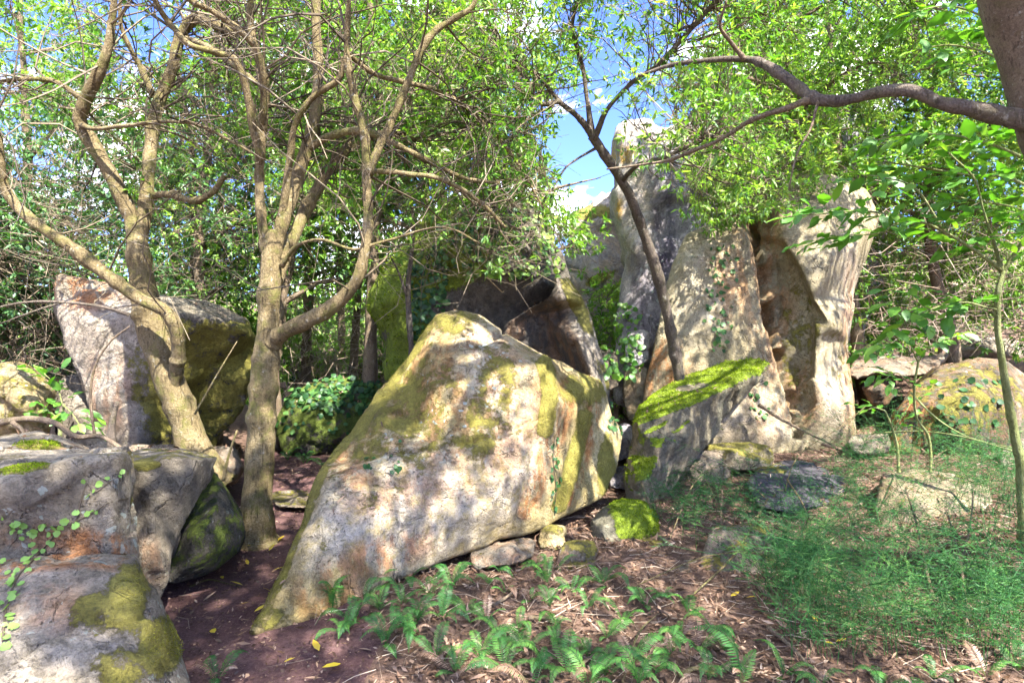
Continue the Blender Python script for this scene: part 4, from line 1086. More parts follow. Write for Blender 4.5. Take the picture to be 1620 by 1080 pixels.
t1.limb([(240, 310, 5.4, 6), (270, 308, 5.3, 7), (310, 317, 5.2, 7), (338, 303, 5.15, 6), (356, 278, 5.1, 5)], seed=5, crown=False)
t1.limb([(132, 160, 5.1, 6), (90, 130, 5.0, 5), (40, 125, 4.9, 4), (-20, 130, 4.8, 3)], seed=6, sides=8)
t1.limb([(242, 150, 5.5, 6), (225, 110, 5.5, 6), (205, 75, 5.4, 5), (190, 30, 5.3, 4), (195, -30, 5.2, 3)], seed=7, sides=8)
t1.limb([(128, 198, 5.1, 5), (160, 205, 5.0, 4), (230, 195, 4.9, 4), (300, 195, 4.8, 4), (360, 220, 4.7, 3), (410, 248, 4.65, 2)], seed=8, sides=8)
t1.limb([(284, 60, 5.5, 6), (330, 75, 5.3, 6), (380, 110, 5.1, 6), (405, 130, 5.0, 5)], seed=9, sides=8)
t1.grow(rng, fine=True, n1=420, keep=lambda r, E: keep_top(r, E, lowx=LOWX) & (E[:, 1] > 5.2), per=7, leaf=(0.085, 0.028), bare=0.45, dens=0.5)
t1.grow(rng, fine=True, n1=75, L1=(0.5, 1.4), n2=3, L2=(0.3, 0.8), n3=2, keep=lambda r, E: keep_top(r, E, sky=False, low=520), bare=0.6, dens=0.0, rtw=0.9)
t1.done()

# --- middle tree
t2 = Tree('tree', 'upright many-stemmed tree beside the path in the middle left', ground_at(406, 852))
t2.limb([(405, 862, 4.72, 26), (408, 800, 4.72, 24), (412, 720, 4.72, 24), (416, 640, 4.72, 23), (421, 560, 4.72, 23), (425, 490, 4.72, 20), (428, 430, 4.72, 18), (430, 390, 4.72, 15), (432, 365, 4.73, 8)], 'trunk', 16, flare=True, seed=11, crown=False)
t2.limb([(420, 570, 4.72, 10), (432, 541, 4.7, 16), (455, 522, 4.6, 16), (500, 500, 4.5, 15), (540, 472, 4.45, 14), (566, 440, 4.4, 12), (578, 395, 4.4, 11), (582, 340, 4.4, 10), (581, 280, 4.4, 10), (577, 220, 4.4, 9), (562, 150, 4.4, 8), (548, 85, 4.35, 7), (550, 30, 4.3, 6), (556, -60, 4.2, 5)], seed=12)
t2.limb([(582, 275, 4.4, 8), (600, 230, 4.45, 8), (622, 185, 4.5, 8), (645, 130, 4.5, 8), (664, 80, 4.5, 7), (690, 48, 4.5, 7), (720, 30, 4.5, 6), (748, 8, 4.5, 5), (760, -60, 4.4, 4)], seed=13)
t2.limb([(428, 450, 4.72, 8), (423, 400, 4.72, 12), (414, 345, 4.72, 10), (410, 280, 4.7, 9), (414, 210, 4.65, 9), (420, 140, 4.6, 9), (405, 80, 4.5, 8), (396, 30, 4.45, 6), (398, -60, 4.4, 5)], seed=14)
t2.limb([(427, 450, 4.72, 10), (432, 405, 4.73, 14), (445, 355, 4.75, 14), (466, 290, 4.8, 13), (484, 235, 4.85, 13), (500, 170, 4.9, 12), (504, 100, 5.0, 10), (500, 20, 5.0, 9), (505, -70, 5.0, 7)], seed=15)
t2.limb([(432, 470, 4.75, 8), (446, 420, 4.85, 12), (478, 345, 5.0, 12), (505, 295, 5.1, 12), (535, 250, 5.2, 11), (560, 228, 5.3, 9), (610, 212, 5.4, 7), (680, 225, 5.5, 5)], seed=16)
t2.limb([(482, 236, 4.85, 8), (520, 215, 4.8, 8), (560, 208, 4.8, 8), (600, 215, 4.85, 7), (660, 245, 4.9, 5), (730, 280, 5.0, 4), (790, 290, 5.1, 3)], seed=17)
t2.limb([(416, 205, 4.65, 7), (418, 150, 4.5, 7), (408, 85, 4.35, 7), (380, 50, 4.25, 7), (340, 20, 4.2, 6), (300, 0, 4.1, 6), (260, -40, 4.0, 4)], seed=18)
t2.limb([(414, 255, 4.6, 7), (380, 110, 4.35, 7), (350, 85, 4.3, 6), (300, 70, 4.2, 6), (268, 35, 4.2, 6), (248, 0, 4.1, 5), (230, -60, 4.0, 4)], seed=19)
t2.limb([(445, 350, 4.75, 7), (458, 250, 4.6, 7), (470, 190, 4.5, 6), (500, 150, 4.45, 6), (535, 125, 4.4, 6), (545, 90, 4.35, 5)], seed=20)
t2.limb([(585, 270, 4.4, 5), (640, 275, 4.5, 5), (700, 285, 4.6, 5), (760, 320, 4.7, 4), (800, 360, 4.8, 3)], seed=21, sides=8)
t2.limb([(445, 420, 4.7, 4), (470, 390, 4.6, 4), (510, 380, 4.5, 3), (560, 395, 4.4, 3), (610, 380, 4.4, 3), (700, 360, 4.5, 2), (760, 385, 4.6, 2)], seed=22, sides=8)
t2.limb([(548, 85, 4.35, 4), (600, 120, 4.6, 5), (680, 140, 5.0, 5), (750, 180, 5.3, 4), (820, 260, 5.5, 3), (860, 330, 5.6, 2)], seed=23, sides=8)
rng = np.random.default_rng(2)
t2.grow(rng, fine=True, n1=700, keep=lambda r, E: keep_top(r, E, lowx=LOWX) & (E[:, 1] > 4.95), per=7, leaf=(0.085, 0.028), bare=0.5, dens=0.45)
t2.grow(rng, fine=True, n1=120, L1=(0.5, 1.5), n2=3, L2=(0.3, 0.8), n3=2, keep=lambda r, E: keep_top(r, E, sky=False, low=470), bare=0.6, dens=0.0, rtw=0.9)
t2.done()

# --- slender tree in front of the spire
t3 = Tree('tree', 'slender dark tree leaning left across the cliff, forked against the sky', ground_at(1078, 640), bark='bark_dark')
t3.limb([(1082, 640, 6.8, 11), (1073, 590, 6.75, 10), (1062, 530, 6.65, 10), (1047, 460, 6.5, 10), (1025, 385, 6.35, 9), (1003, 325, 6.2, 9), (983, 285, 6.1, 9), (960, 250, 6.0, 8), (938, 215, 5.9, 8)], 'trunk', 12, seed=31, crown=False)
t3.limb([(938, 215, 5.9, 7), (915, 185, 5.8, 6), (885, 160, 5.7, 5), (850, 120, 5.6, 4), (815, 95, 5.5, 3), (780, 40, 5.4, 2)], seed=32, sides=8)
t3.limb([(936, 215, 5.9, 7), (930, 165, 5.85, 5), (922, 110, 5.8, 4), (905, 50, 5.7, 3), (912, 0, 5.6, 3), (915, -60, 5.5, 2)], seed=33, sides=8)
t3.limb([(940, 220, 5.9, 6), (960, 175, 5.7, 5), (1000, 130, 5.5, 5), (1045, 100, 5.3, 5), (1085, 55, 5.1, 5), (1130, 5, 4.9, 5), (1180, -60, 4.7, 4)], seed=34, sides=8)
t3.limb([(885, 160, 5.7, 4), (860, 165, 5.5, 5), (845, 150, 5.5, 4), (812, 100, 5.4, 3), (780, 60, 5.3, 2)], seed=35, sides=8)
t3.limb([(985, 285, 6.1, 5), (1010, 262, 5.6, 4), (1050, 250, 5.2, 4), (1090, 232, 4.9, 4), (1130, 215, 4.6, 4)], seed=36, sides=8)
t3.limb([(950, 230, 6.0, 3), (900, 262, 5.8, 2), (880, 290, 5.7, 2), (860, 320, 5.6, 1.5)], seed=37, sides=6)
rng = np.random.default_rng(3)
t3.grow(rng, fine=True, n1=330, L1=(0.4, 1.0), keep=lambda r, E: keep_top(r, E, low=330), per=6, leaf=(0.08, 0.024), bare=0.25, dens=0.6, tmin=0.3)
t3.done()

# --- big tree beside the camera: trunk at the upper right, long limb across, crown overhead with added shading limbs
t4 = Tree('tree', 'thick grey trunk at the top right with one long limb reaching left', (3.55, 3.0, hgt(3.55, 3.0)[0]), bark='bark_brown')
t4.limb([(3.62, 3.0, -0.05, .26), (3.46, 3.0, .9, .21), (3.2, 3.0, 1.8, .19), (2.93, 3.0, 2.6, .17), (2.75, 3.0, 3.2, .158), (2.45, 2.9, 4.0, .15), (2.2, 2.6, 4.8, .13), (1.9, 2.1, 5.6, .1), (1.5, 1.5, 6.3, .06)], 'trunk', 20, seed=41, world=True, crown=False)
t4.limb([(1640, 192, 3.0, 22), (1600, 186, 3.05, 18), (1545, 174, 3.1, 15), (1490, 166, 3.15, 13), (1445, 147, 3.2, 12), (1400, 146, 3.3, 12), (1350, 156, 3.4, 11), (1300, 158, 3.5, 12), (1272, 145, 3.6, 10), (1240, 120, 3.7, 10), (1205, 100, 3.8, 9), (1175, 94, 3.9, 6), (1110, 97, 4.0, 5), (1060, 103, 4.1, 4), (1010, 120, 4.2, 3)], seed=42, crown=False, mat='bark_dark')
t4.limb([(1280, 158, 3.55, 7), (1245, 172, 3.6, 6), (1190, 190, 3.7, 5), (1140, 220, 3.8, 4), (1095, 238, 3.9, 4), (1055, 255, 4.0, 3), (1010, 262, 4.1, 2.5), (960, 270, 4.2, 2)], seed=43, sides=8, crown=False)
t4.limb([(1178, 95, 3.85, 5), (1155, 65, 3.8, 4), (1140, 40, 3.7, 3), (1150, 0, 3.6, 2)], seed=44, sides=8, crown=False)
t4.limb([(1295, 158, 3.5, 3), (1283, 205, 3.45, 2.5), (1262, 245, 3.4, 2), (1250, 300, 3.4, 1.5)], seed=45, sides=6, crown=False)
t4.limb([(2.3, 2.75, 4.6, .08), (3.4, 2.4, 5.0, .06), (4.8, 2.6, 5.4, .05), (6.4, 3.2, 5.8, .03)], seed=46, world=True, sides=8)
t4.limb([(2.3, 2.75, 4.6, .08), (3.0, 4.0, 5.0, .06), (4.2, 5.2, 5.5, .05), (5.6, 6.0, 6.0, .03)], seed=47, world=True, sides=8)
t4.limb([(2.0, 2.3, 5.3, .08), (1.0, 1.4, 5.7, .06), (0.0, 0.9, 6.0, .05), (-1.6, 0.6, 6.2, .03)], seed=48, world=True, sides=8)
t4.limb([(2.0, 2.3, 5.3, .08), (1.0, 2.6, 5.9, .06), (0.0, 3.0, 6.3, .05), (-1.5, 3.1, 6.6, .03)], seed=49, world=True, sides=8)
t4.limb([(1.8, 2.0, 5.8, .07), (1.9, 0.8, 6.2, .05), (2.2, -0.6, 6.3, .04), (3.0, -2.0, 6.4, .03)], seed=50, world=True, sides=8)
t4.limb([(2.2, 2.6, 4.8, .07), (3.2, 1.4, 5.2, .05), (4.4, 0.6, 5.6, .04), (5.8, 0.2, 6.0, .03)], seed=51, world=True, sides=8)
t4.limb([(1.6, 1.6, 6.0, .06), (0.7, 0.3, 6.2, .05), (0.0, -0.8, 6.4, .04), (-1.0, -1.6, 6.4, .03)], seed=52, world=True, sides=8)  # unseen limbs from here down, added to shade rocks, cliff and bank
t4.limb([(1.5, 1.5, 6.2, .05), (0.9, 0.0, 6.3, .04), (1.2, -1.6, 6.5, .03)], seed=53, world=True, sides=8)
t4.limb([(2.9, 3.2, 4.9, .05), (4.2, 3.6, 5.4, .045), (5.2, 4.4, 6.0, .04), (6.4, 5.0, 6.3, .02)], seed=54, world=True, sides=8)
t4.limb([(2.6, 2.0, 5.0, .05), (3.0, 0.6, 5.6, .045), (3.6, -0.8, 6.0, .04), (4.4, -2.0, 6.2, .02)], seed=55, world=True, sides=8)
t4.limb([(1.6, 1.4, 6.1, .05), (1.2, -0.2, 6.3, .04), (0.8, -1.3, 6.4, .03), (0.1, -2.5, 6.5, .02)], seed=56, world=True, sides=8)
t4.limb([(1.2, -0.2, 6.3, .035), (1.5, -1.2, 6.4, .03), (1.7, -2.2, 6.5, .02)], seed=57, world=True, sides=8)
rng = np.random.default_rng(4)
t4.grow(rng, n1=690, L1=(0.5, 1.3), up=0.1, keep=lambda r, E: keep_top(r, E, low=-60), per=8, leaf=(0.085, 0.03), dens=0.6, tmin=0.2)
t4.done()

# --- procedural trees behind
def auto_tree(label, base, h, lean, rad, n1, seed, bark='bark_brown', leaf='leaf', group='trees behind the boulders', r0=0.11, low=0.35, leafsz=(0.1, 0.034), dens=0.7, per=7, keep=None, nl=9, L1=(0.5, 1.2), bare=0.1, name='tree', twig='twig', kx=1.0):
    rng = np.random.default_rng(seed)
    bx, by = base
    z = hgt(bx, by)[0] - 0.05
    t = Tree(name, label, (bx, by, z), group, bark=bark, leaf=leaf, twig=twig)
    n = 7
    pts = []
    off = np.cumsum(rng.normal(size=(n, 2)) * 0.05 * h / 5, axis=0)
    for k in range(n):
        f = k / (n - 1)
        pts.append((bx + lean[0] * f * h * 0.3 + off[k, 0], by + lean[1] * f * h * 0.3 + off[k, 1], z + f * h * 0.9, r0 * (1 - 0.75 * f)))
    p, rd = t.limb(pts, 'trunk', 10, seed=seed, world=True, crown=False, flare=True)
    for k in range(nl):
        f = low + (0.97 - low) * (k + rng.random() * 0.6) / nl
        i = int(f * (len(p) - 1))
        a = k * 2.4 + rng.random() * 1.2
        out = rad * (0.55 + 0.45 * rng.random()) * (1.1 - 0.45 * f)
        dx, dy = math.cos(a) * out, math.sin(a) * out
        rise = out * rng.uniform(0.15, 0.6)
        s = p[i]
        t.limb([(*s, rd[i] * 0.6), (s[0] + dx * .35, s[1] + dy * .35, s[2] + rise * .5, rd[i] * 0.42), (s[0] + dx * .7, s[1] + dy * .7, s[2] + rise * .8, rd[i] * 0.28), (s[0] + dx, s[1] + dy, s[2] + rise, rd[i] * 0.12)],
               seed=seed * 10 + k, world=True, sides=6)
    t.grow(rng, n1=n1, L1=L1, keep=keep, per=per, leaf=leafsz, dens=dens, tmin=0.15, bare=bare)
    t.done()
    return t
kb = lambda r, E: keep_top(r, E, lowx=([0, 350, 420, 600, 700, 960, 1000, 1250, 1330, 1400, 1620], [540, 470, 500, 520, 400, 400, 280, 300, 340, 500, 520]))
BT = [  # label, (x, y), height, lean, radius, n1, leaf, extra
    ('dark-leaved tree at the far left edge behind the layered tan boulder', (-6.6, 7.4), 4.2, (0.1, 0), 2.0, 330, 'leaf_dark', {}),
    ('bushy dark tree directly behind the big left boulder', (-5.0, 9.4), 6.5, (0, 0), 2.2, 230, 'leaf_dark', {}),
    ('thin trunk between the big left boulder and the middle tree', (-3.55, 8.7), 7.0, (0.25, 0), 1.8, 260, 'leaf', {}),
    ('pale slender trunk beyond the bend of the path', (-3.9, 11.0), 8.0, (0.15, 0), 2.0, 260, 'leaf', {'r0': 0.1}),
    ('leaning thin trunk beyond the ivy-topped boulder', (-3.0, 10.6), 8.0, (0.35, 0), 2.2, 300, 'leaf', {'r0': 0.09}),
    ('tall tree rising behind the dark overhanging boulder', (-1.3, 9.2), 8.5, (0, 0), 2.3, 380, 'leaf', {}),
    ('dense green tree just left of the sky gap', (-0.1, 8.4), 5.6, (0.1, 0), 1.7, 420, 'leaf', {}),
    ('tall bright-leaved tree growing behind the blue-grey spire', (5.4, 12.6), 9.5, (0, 0), 3.0, 380, 'leaf_bright', {}),
    ('bright-leaved tree with crooked limbs right of the cliff', (5.6, 9.0), 8.0, (-0.2, 0), 2.4, 420, 'leaf_bright', {'bark': 'bark_brown'}),
    ('brown-trunked tree behind the rounded brown boulder', (7.6, 9.5), 8.0, (-0.3, 0), 2.4, 380, 'leaf_bright', {}),
    ('tree at the right edge leaning left over the slope', (8.4, 8.2), 7.0, (-0.5, 0), 2.3, 330, 'leaf_bright', {}),
    ('far tree filling the gap above the big left boulder', (-7.5, 12.5), 8.0, (0, 0), 2.6, 320, 'leaf', {'leafsz': (0.12, 0.045)}),
    ('far tree above the path seen past the middle tree', (-4.5, 14.5), 9.5, (0, 0), 2.8, 320, 'leaf_bright', {'leafsz': (0.12, 0.045)}),
    ('tall sunlit tree filling the top left behind the tilted tree', (-4.6, 8.6), 9.0, (0.1, 0), 2.6, 420, 'leaf_bright', {'low': 0.55}),
    ('tall sunlit tree filling the top behind the middle tree', (-2.2, 8.8), 9.0, (0.1, 0), 2.6, 420, 'leaf_bright', {'low': 0.55}),
    ('far tree with a sunlit crown behind the middle tree stems', (-2.0, 13.5), 10.0, (0, 0), 2.8, 330, 'leaf_bright', {'leafsz': (0.12, 0.045)}),
    ('tall far tree at the upper left beneath the blue sky patch', (-8.5, 10.0), 9.5, (0.15, 0), 3.0, 420, 'leaf_bright', {}),
]
for k, (lab, b, h, ln, rd, n1, lf, ex) in enumerate(BT):
    auto_tree(lab, b, h, ln, rd, n1, 300 + k, leaf=lf, keep=kb, **{'dens': 0.5 if b[0] < 1 else 0.6, 'bare': 0.12, **ex})
# the overhanging tree on top of the cliff at the right
tc = Tree('tree', 'leafy tree drooping bright foliage over the top of the cleft cliff', P(1290, 300, 9.2), 'trees behind the boulders', bark='bark_brown', leaf='leaf_bright')
tc.limb([(1300, 320, 9.3, 7), (1290, 240, 9.0, 7), (1270, 170, 8.6, 6), (1240, 90, 8.2, 5), (1230, 0, 7.8, 4), (1220, -80, 7.5, 3)], 'trunk', 8, seed=61)
for k, q in enumerate(([(1285, 230, 9.0, 5), (1230, 200, 8.2, 4), (1180, 210, 7.4, 3), (1130, 250, 6.9, 2), (1100, 300, 6.7, 1.5)],
                       [(1272, 170, 8.6, 5), (1200, 130, 7.8, 4), (1140, 120, 7.2, 3), (1080, 150, 6.9, 2), (1060, 190, 6.8, 1.5)],
                       [(1240, 90, 8.2, 4), (1180, 50, 7.6, 3), (1120, 40, 7.0, 2), (1080, 70, 6.8, 1.5)],
                       [(1270, 170, 8.6, 4), (1330, 120, 8.0, 3), (1390, 100, 7.5, 2), (1430, 130, 7.0, 2)],
                       [(1285, 230, 9.0, 4), (1260, 250, 8.0, 3), (1220, 280, 7.3, 2), (1190, 310, 7.0, 1.5)],
                       [(1235, 50, 8.0, 4), (1320, 0, 7.4, 3), (1400, -10, 7.0, 3), (1500, 20, 6.6, 2)])):
    tc.limb(q, seed=62 + k, sides=6)
rng = np.random.default_rng(6)
tc.grow(rng, fine=True, n1=520, L1=(0.4, 1.0), bare=0.2, keep=lambda r, E: keep_top(r, E, lowx=([900, 960, 1030, 1075, 1100, 1180, 1250, 1400], [100, 110, 150, 210, 380, 360, 330, 280])), per=7, leaf=(0.08, 0.025), dens=0.7, tmin=0.15, up=0.0)
tc.done()
# slender bare pole beside the dark boulder
tp = Tree('tree', 'thin bare sapling standing against the dark overhanging boulder', P(652, 570, 6.1), bark='bark_dark')
tp.limb([(653, 590, 6.1, 6), (650, 540, 6.1, 5), (645, 470, 6.1, 5), (650, 410, 6.1, 4), (655, 350, 6.1, 3), (648, 300, 6.1, 2)], 'trunk', 8, seed=71)
tp.limb([(646, 470, 6.1, 3), (630, 430, 6.0, 2), (615, 400, 5.9, 1.5)], seed=72, sides=6)
tp.done()
# far woodland
rng = np.random.default_rng(8)
fw, ft = Acc(), Acc()
n = 1700
ang = rng.uniform(-0.95, 0.95, n); dist = rng.uniform(15, 34, n)
cpos = np.stack((np.sin(ang) * dist, np.cos(ang) * dist, np.zeros(n)), 1)
cpos[:, 2] = hgt(cpos[:, 0], cpos[:, 1]) + rng.random(n) ** 1.3 * np.interp(np.sin(ang), [-0.8, -0.2, 0.05, 0.2, 0.5, 0.8], [5, 3.5, 2.5, 2.5, 6, 9]) * (dist / 25) ** 0.5
m = 26
off = rng.normal(size=(n, m, 3)) * np.array((0.55, 0.55, 0.4)) * (dist[:, None, None] / 20)
lp = (cpos[:, None] + off).reshape(-1, 3)
k = proj(lp)
hole = np.maximum(ell(k[0], k[1], 925, 220, 70, 130, -8), 0.8 * ell(k[0], k[1], 240, 20, 90, 80))
lp = lp[rng.random(len(lp)) > hole]
dl = np.linalg.norm(lp, axis=1)
batch_leaves(fw, lp, rng.normal(size=lp.shape), norm(rng.normal(size=lp.shape) + np.array((0, 0, 1.2))), 0.011 * dl, 0.0048 * dl, np.clip(0.5 + 0.4 * fbm(lp * 0.35, 2, 9) + 0.18 * rng.normal(size=len(lp)), 0, 1), lite=True)
S = cpos[:900] - np.array((0, 0, 0.6)); E = S + rng.normal(size=S.shape) * np.array((0.9, 0.9, 1.4)) + np.array((0, 0, 1.2))
batch_twigs(ft, S, (S + E) / 2 + 0.2 * rng.normal(size=S.shape), E, 0.03, 0.015, 0.6)
wo = fw.build('far_woodland', M['leaf_bright'])
tag(wo, 'sunlit woodland filling the distance behind the rocks', 'woodland', kind='stuff')
tag(ft.build('woodland_branches', M['twig_pale']), 'pale bare branches of the distant woodland', 'branches', kind='stuff')
# ------------------------------------------------------------------ undergrowth
kbush = lambda r, E: ~((proj(E)[1] > 620) & (E[:, 1] < 7))
SH = [('dark evergreen shrub behind the layered tan boulder', (-6.2, 6.9), 2.6, 1.1, 150, 'leaf_dark'),
      ('dark shrub filling the gap left of the big left boulder', (-5.6, 8.0), 2.4, 1.2, 150, 'leaf_dark'),
      ('green shrub peeping over the top of the big left boulder', (-5.3, 10.2), 3.4, 1.6, 170, 'leaf'),
      ('shrub beyond the path to the left of the thin trunks', (-4.6, 12.2), 1.8, 1.3, 110, 'leaf_bright'),  # brighter leaf colour paints sunlight on this shaded shrub and the next
      ('shrub beyond the path to the right of the thin trunks', (-2.3, 12.0), 1.9, 1.3, 110, 'leaf_bright'),
      ('bright shrub in the gap at the foot of the distant pale cliff', (1.9, 10.2), 2.6, 0.7, 90, 'leaf_bright'),
      ('leafy shrub against the right side of the cleft cliff', (5.3, 9.8), 3.0, 1.3, 150, 'leaf_bright'),
      ('shrub on the slope above the dark hollow', (6.2, 10.6), 2.6, 1.4, 150, 'leaf_bright'),
      ('shrub on the slope above the rounded brown boulder', (7.9, 10.6), 2.8, 1.4, 150, 'leaf_bright'),
      ('shrub at the right edge of the slope', (9.6, 9.6), 3.4, 1.5, 150, 'leaf')]
for k, (lab, b, h, rd, n1, lf) in enumerate(SH):
    auto_tree(lab, b, h, (0, 0), rd, n1, 500 + k, leaf=lf, group='shrubs behind the boulders', r0=0.035, low=0.08, keep=kbush, nl=11, L1=(0.3, 0.7), bare=0.15, name='shrub', dens=0.5)
for o in COL.objects:
    if o.get('group') == 'shrubs behind the boulders': o['category'] = 'shrub'

# tangles of dead twigs and vines
rng = np.random.default_rng(21)
def tangle(label, areas, n, ln, r, mat, name='brush_tangle'):
    a = Acc()
    for (x0, x1, y0, y1, d0, d1), w in areas:
        m = int(n * w)
        S = np.stack([P(x, y, d) for x, y, d in zip(rng.uniform(x0, x1, m), rng.uniform(y0, y1, m), rng.uniform(d0, d1, m))])
        E = S + norm(rng.normal(size=S.shape) * np.array((1.2, 0.7, 0.7))) * rng.uniform(0.3, 1.0, (m, 1)) * ln
        batch_twigs(a, S, (S + E) / 2 + 0.14 * ln * rng.normal(size=S.shape), E, r * rng.uniform(0.5, 1.3, m), r * 0.5, np.clip(0.5 + 0.3 * rng.normal(size=m), 0, 1))
    return tag(a.build(name, M[mat]), label, 'brush', kind='stuff')
tangle('tangle of pale dead twigs on the slope right of the cliff', [((1370, 1620, 330, 545, 8, 11), 1.0)], 800, 0.9, 0.006, 'twig_pale')
tangle('tangle of dark dead twigs behind the layered tan boulder', [((-20, 130, 330, 640, 6.2, 8), 1.0)], 700, 0.9, 0.006, 'twig')
tangle('web of thin bare twigs hanging in front of the dark overhanging boulder', [((560, 860, 300, 440, 5.3, 6.0), 1.0)], 170, 0.8, 0.004, 'twig')
tangle('bare twigs between the trunks beyond the path', [((440, 620, 420, 600, 9.5, 12), 1.0)], 500, 1.0, 0.006, 'twig_pale')
tangle('bare twigs and vines hanging between the left and middle trees', [((230, 420, 150, 480, 4.9, 6.2), 0.6), ((0, 250, 180, 420, 5, 6), 0.4)], 420, 0.8, 0.004, 'twig')

# --- broad leaved saplings at the right, each leaf a piece of its own
def broad_leaf_mesh(name, L, Wd, seed, bend=0.12):
    rg = np.random.default_rng(seed)
    prof = [(0.0, 0.04), (0.15, 0.30), (0.35, 0.5), (0.55, 0.5), (0.75, 0.36), (0.9, 0.15), (1.0, 0.0)]
    v, f = [], []
    for t, w in prof:
        z = -bend * L * t * t
        wob = 0.03 * L * rg.normal()
        v += [(t * L, -w * Wd, z + 0.2 * w * Wd + wob), (t * L, 0, z), (t * L, w * Wd, z + 0.2 * w * Wd - wob)]
    for k in range(len(prof) - 1):
        b = k * 3
        f += [(b, b + 3, b + 4, b + 1), (b + 1, b + 4, b + 5, b + 2)]
    a = Acc(); a.add(v, f, rg.uniform(0.15, 0.9))
    me = a.mesh(name)
    return me
BLEAF = [broad_leaf_mesh('broad_leaf', 1.0, 0.5, k) for k in range(7)]
for me in BLEAF: me.materials.append(M['leaf_broad'])
def put_leaf(me, parent, pos, dr, upv, size, name='leaf'):
    o = bpy.data.objects.new(name, me)
    COL.objects.link(o)
    x = Vector(dr).normalized(); z = Vector(upv); y = z.cross(x).normalized(); z = x.cross(y)
    mt = Matrix((x, y, z)).transposed().to_4x4()
    o.parent = parent
    o.matrix_local = Matrix.Translation(Vector(pos) - parent.location) @ mt @ Matrix.Scale(size, 4)
    return o
def sapling(label, base, stems, sprays, seed, size=0.115, step=0.036, group=None, bark='bark_green'):
    rg = np.random.default_rng(seed)
    t = Tree('sapling', label, base, group, bark=bark, cat='sapling')
    for k, st in enumerate(stems):
        q = P(*st[0][:3]); z0 = hgt(q[0], q[1])[0] - 0.04
        if z0 < q[2]: st = [(st[0][0] + 3, CY - (z0 - CAMZ) / st[0][2] * FPX, st[0][2], st[0][3] * 1.2)] + st
        t.limb(st, 'stem', 8, 0.05, seed=seed + k, crown=False)
    cnt = 0
    for k, sp in enumerate(sprays):
        p, r = t.limb(sp, 'branch', 6, 0.03, seed=seed + 20 + k, crown=False)
        q = spline(p, 6)
        dl = np.concatenate(([0], np.cumsum(np.linalg.norm(np.diff(q, axis=0), axis=1))))
        s = dl[-1] * 0.12
        side = 1
        while s < dl[-1] and cnt < 290:
            i = min(np.searchsorted(dl, s), len(q) - 2)
            tan = norm(q[i + 1] - q[i])
            sd = norm(np.cross(tan, np.array((0, 0, 1.0))) + 0.2 * rg.normal(size=3)) * side
            # short side twig with a few leaves
            m = rg.integers(1, 4)
            o0 = q[i]
            for j in range(m):
                o1 = o0 + (sd * 0.8 + tan * 0.45 + rg.normal(size=3) * 0.25) * 0.06
                dr = sd * 0.75 + tan * 0.6 + 0.3 * rg.normal(size=3) + np.array((0, 0, -0.15))
                put_leaf(BLEAF[rg.integers(7)], t.last, o1, dr, (0.35 * rg.normal(), 0.35 * rg.normal() - 0.25, 1), size * rg.uniform(0.55, 1.2))
                o0 = o1; cnt += 1
            side = -side
            s += step * rg.uniform(0.7, 1.4)
        put_leaf(BLEAF[0], t.last, q[-1], norm(q[-1] - q[-3]), (0, -0.2, 1), size)
    return t.e
sapling('green-stemmed sapling with broad leaves rising at the right edge', P(1612, 735, 3.9),
        [[(1616, 745, 3.9, 8), (1605, 690, 3.88, 7), (1592, 610, 3.82, 6), (1580, 530, 3.78, 5), (1578, 470, 3.75, 5), (1587, 430, 3.75, 4)]],
        [[(1587, 430, 3.75, 4), (1540, 395, 3.7, 3), (1490, 365, 3.6, 3), (1430, 345, 3.5, 2), (1360, 335, 3.45, 2), (1290, 340, 3.4, 1.5), (1245, 345, 3.4, 1)],
         [(1587, 430, 3.75, 4), (1572, 380, 3.7, 3), (1555, 330, 3.65, 2), (1540, 280, 3.6, 2), (1500, 240, 3.6, 1.5)],
         [(1587, 430, 3.75, 4), (1610, 390, 3.7, 3), (1640, 350, 3.6, 2)],
         [(1490, 365, 3.6, 2), (1450, 300, 3.55, 2), (1400, 280, 3.5, 1.5), (1360, 275, 3.5, 1)],
         [(1430, 345, 3.5, 2), (1390, 370, 3.45, 1.5), (1330, 372, 3.4, 1), (1290, 380, 3.4, 1)],
         [(1578, 490, 3.76, 2), (1530, 480, 3.7, 2), (1470, 490, 3.65, 1.5), (1420, 520, 3.6, 1), (1390, 545, 3.6, 1)],
         [(1470, 490, 3.65, 1.5), (1430, 470, 3.6, 1), (1400, 480, 3.6, 1)]], 601, size=0.125)
sapling('broad-leaved branches hanging below the thick limb at the upper right', P(1720, 700, 4.3),
        [[(1720, 700, 4.3, 8), (1690, 500, 4.2, 7), (1660, 350, 4.1, 6), (1640, 230, 4.0, 5), (1620, 100, 3.9, 4)]],
        [[(1645, 260, 4.0, 3), (1570, 230, 3.9, 3), (1500, 215, 3.8, 2), (1430, 215, 3.7, 2), (1375, 225, 3.7, 1)],
         [(1650, 310, 4.0, 3), (1590, 280, 3.9, 3), (1520, 275, 3.85, 2), (1450, 262, 3.8, 2), (1400, 255, 3.8, 1)],
         [(1625, 130, 3.9, 3), (1570, 90, 3.8, 2), (1510, 70, 3.75, 2), (1450, 80, 3.7, 1.5)],
         [(1620, 90, 3.9, 3), (1560, 30, 3.9, 2), (1500, 10, 3.9, 2), (1440, 20, 3.9, 1)],
         [(1660, 350, 4.1, 3), (1610, 330, 4.0, 2), (1560, 320, 4.0, 2), (1510, 310, 4.0, 1)]], 621, size=0.14)
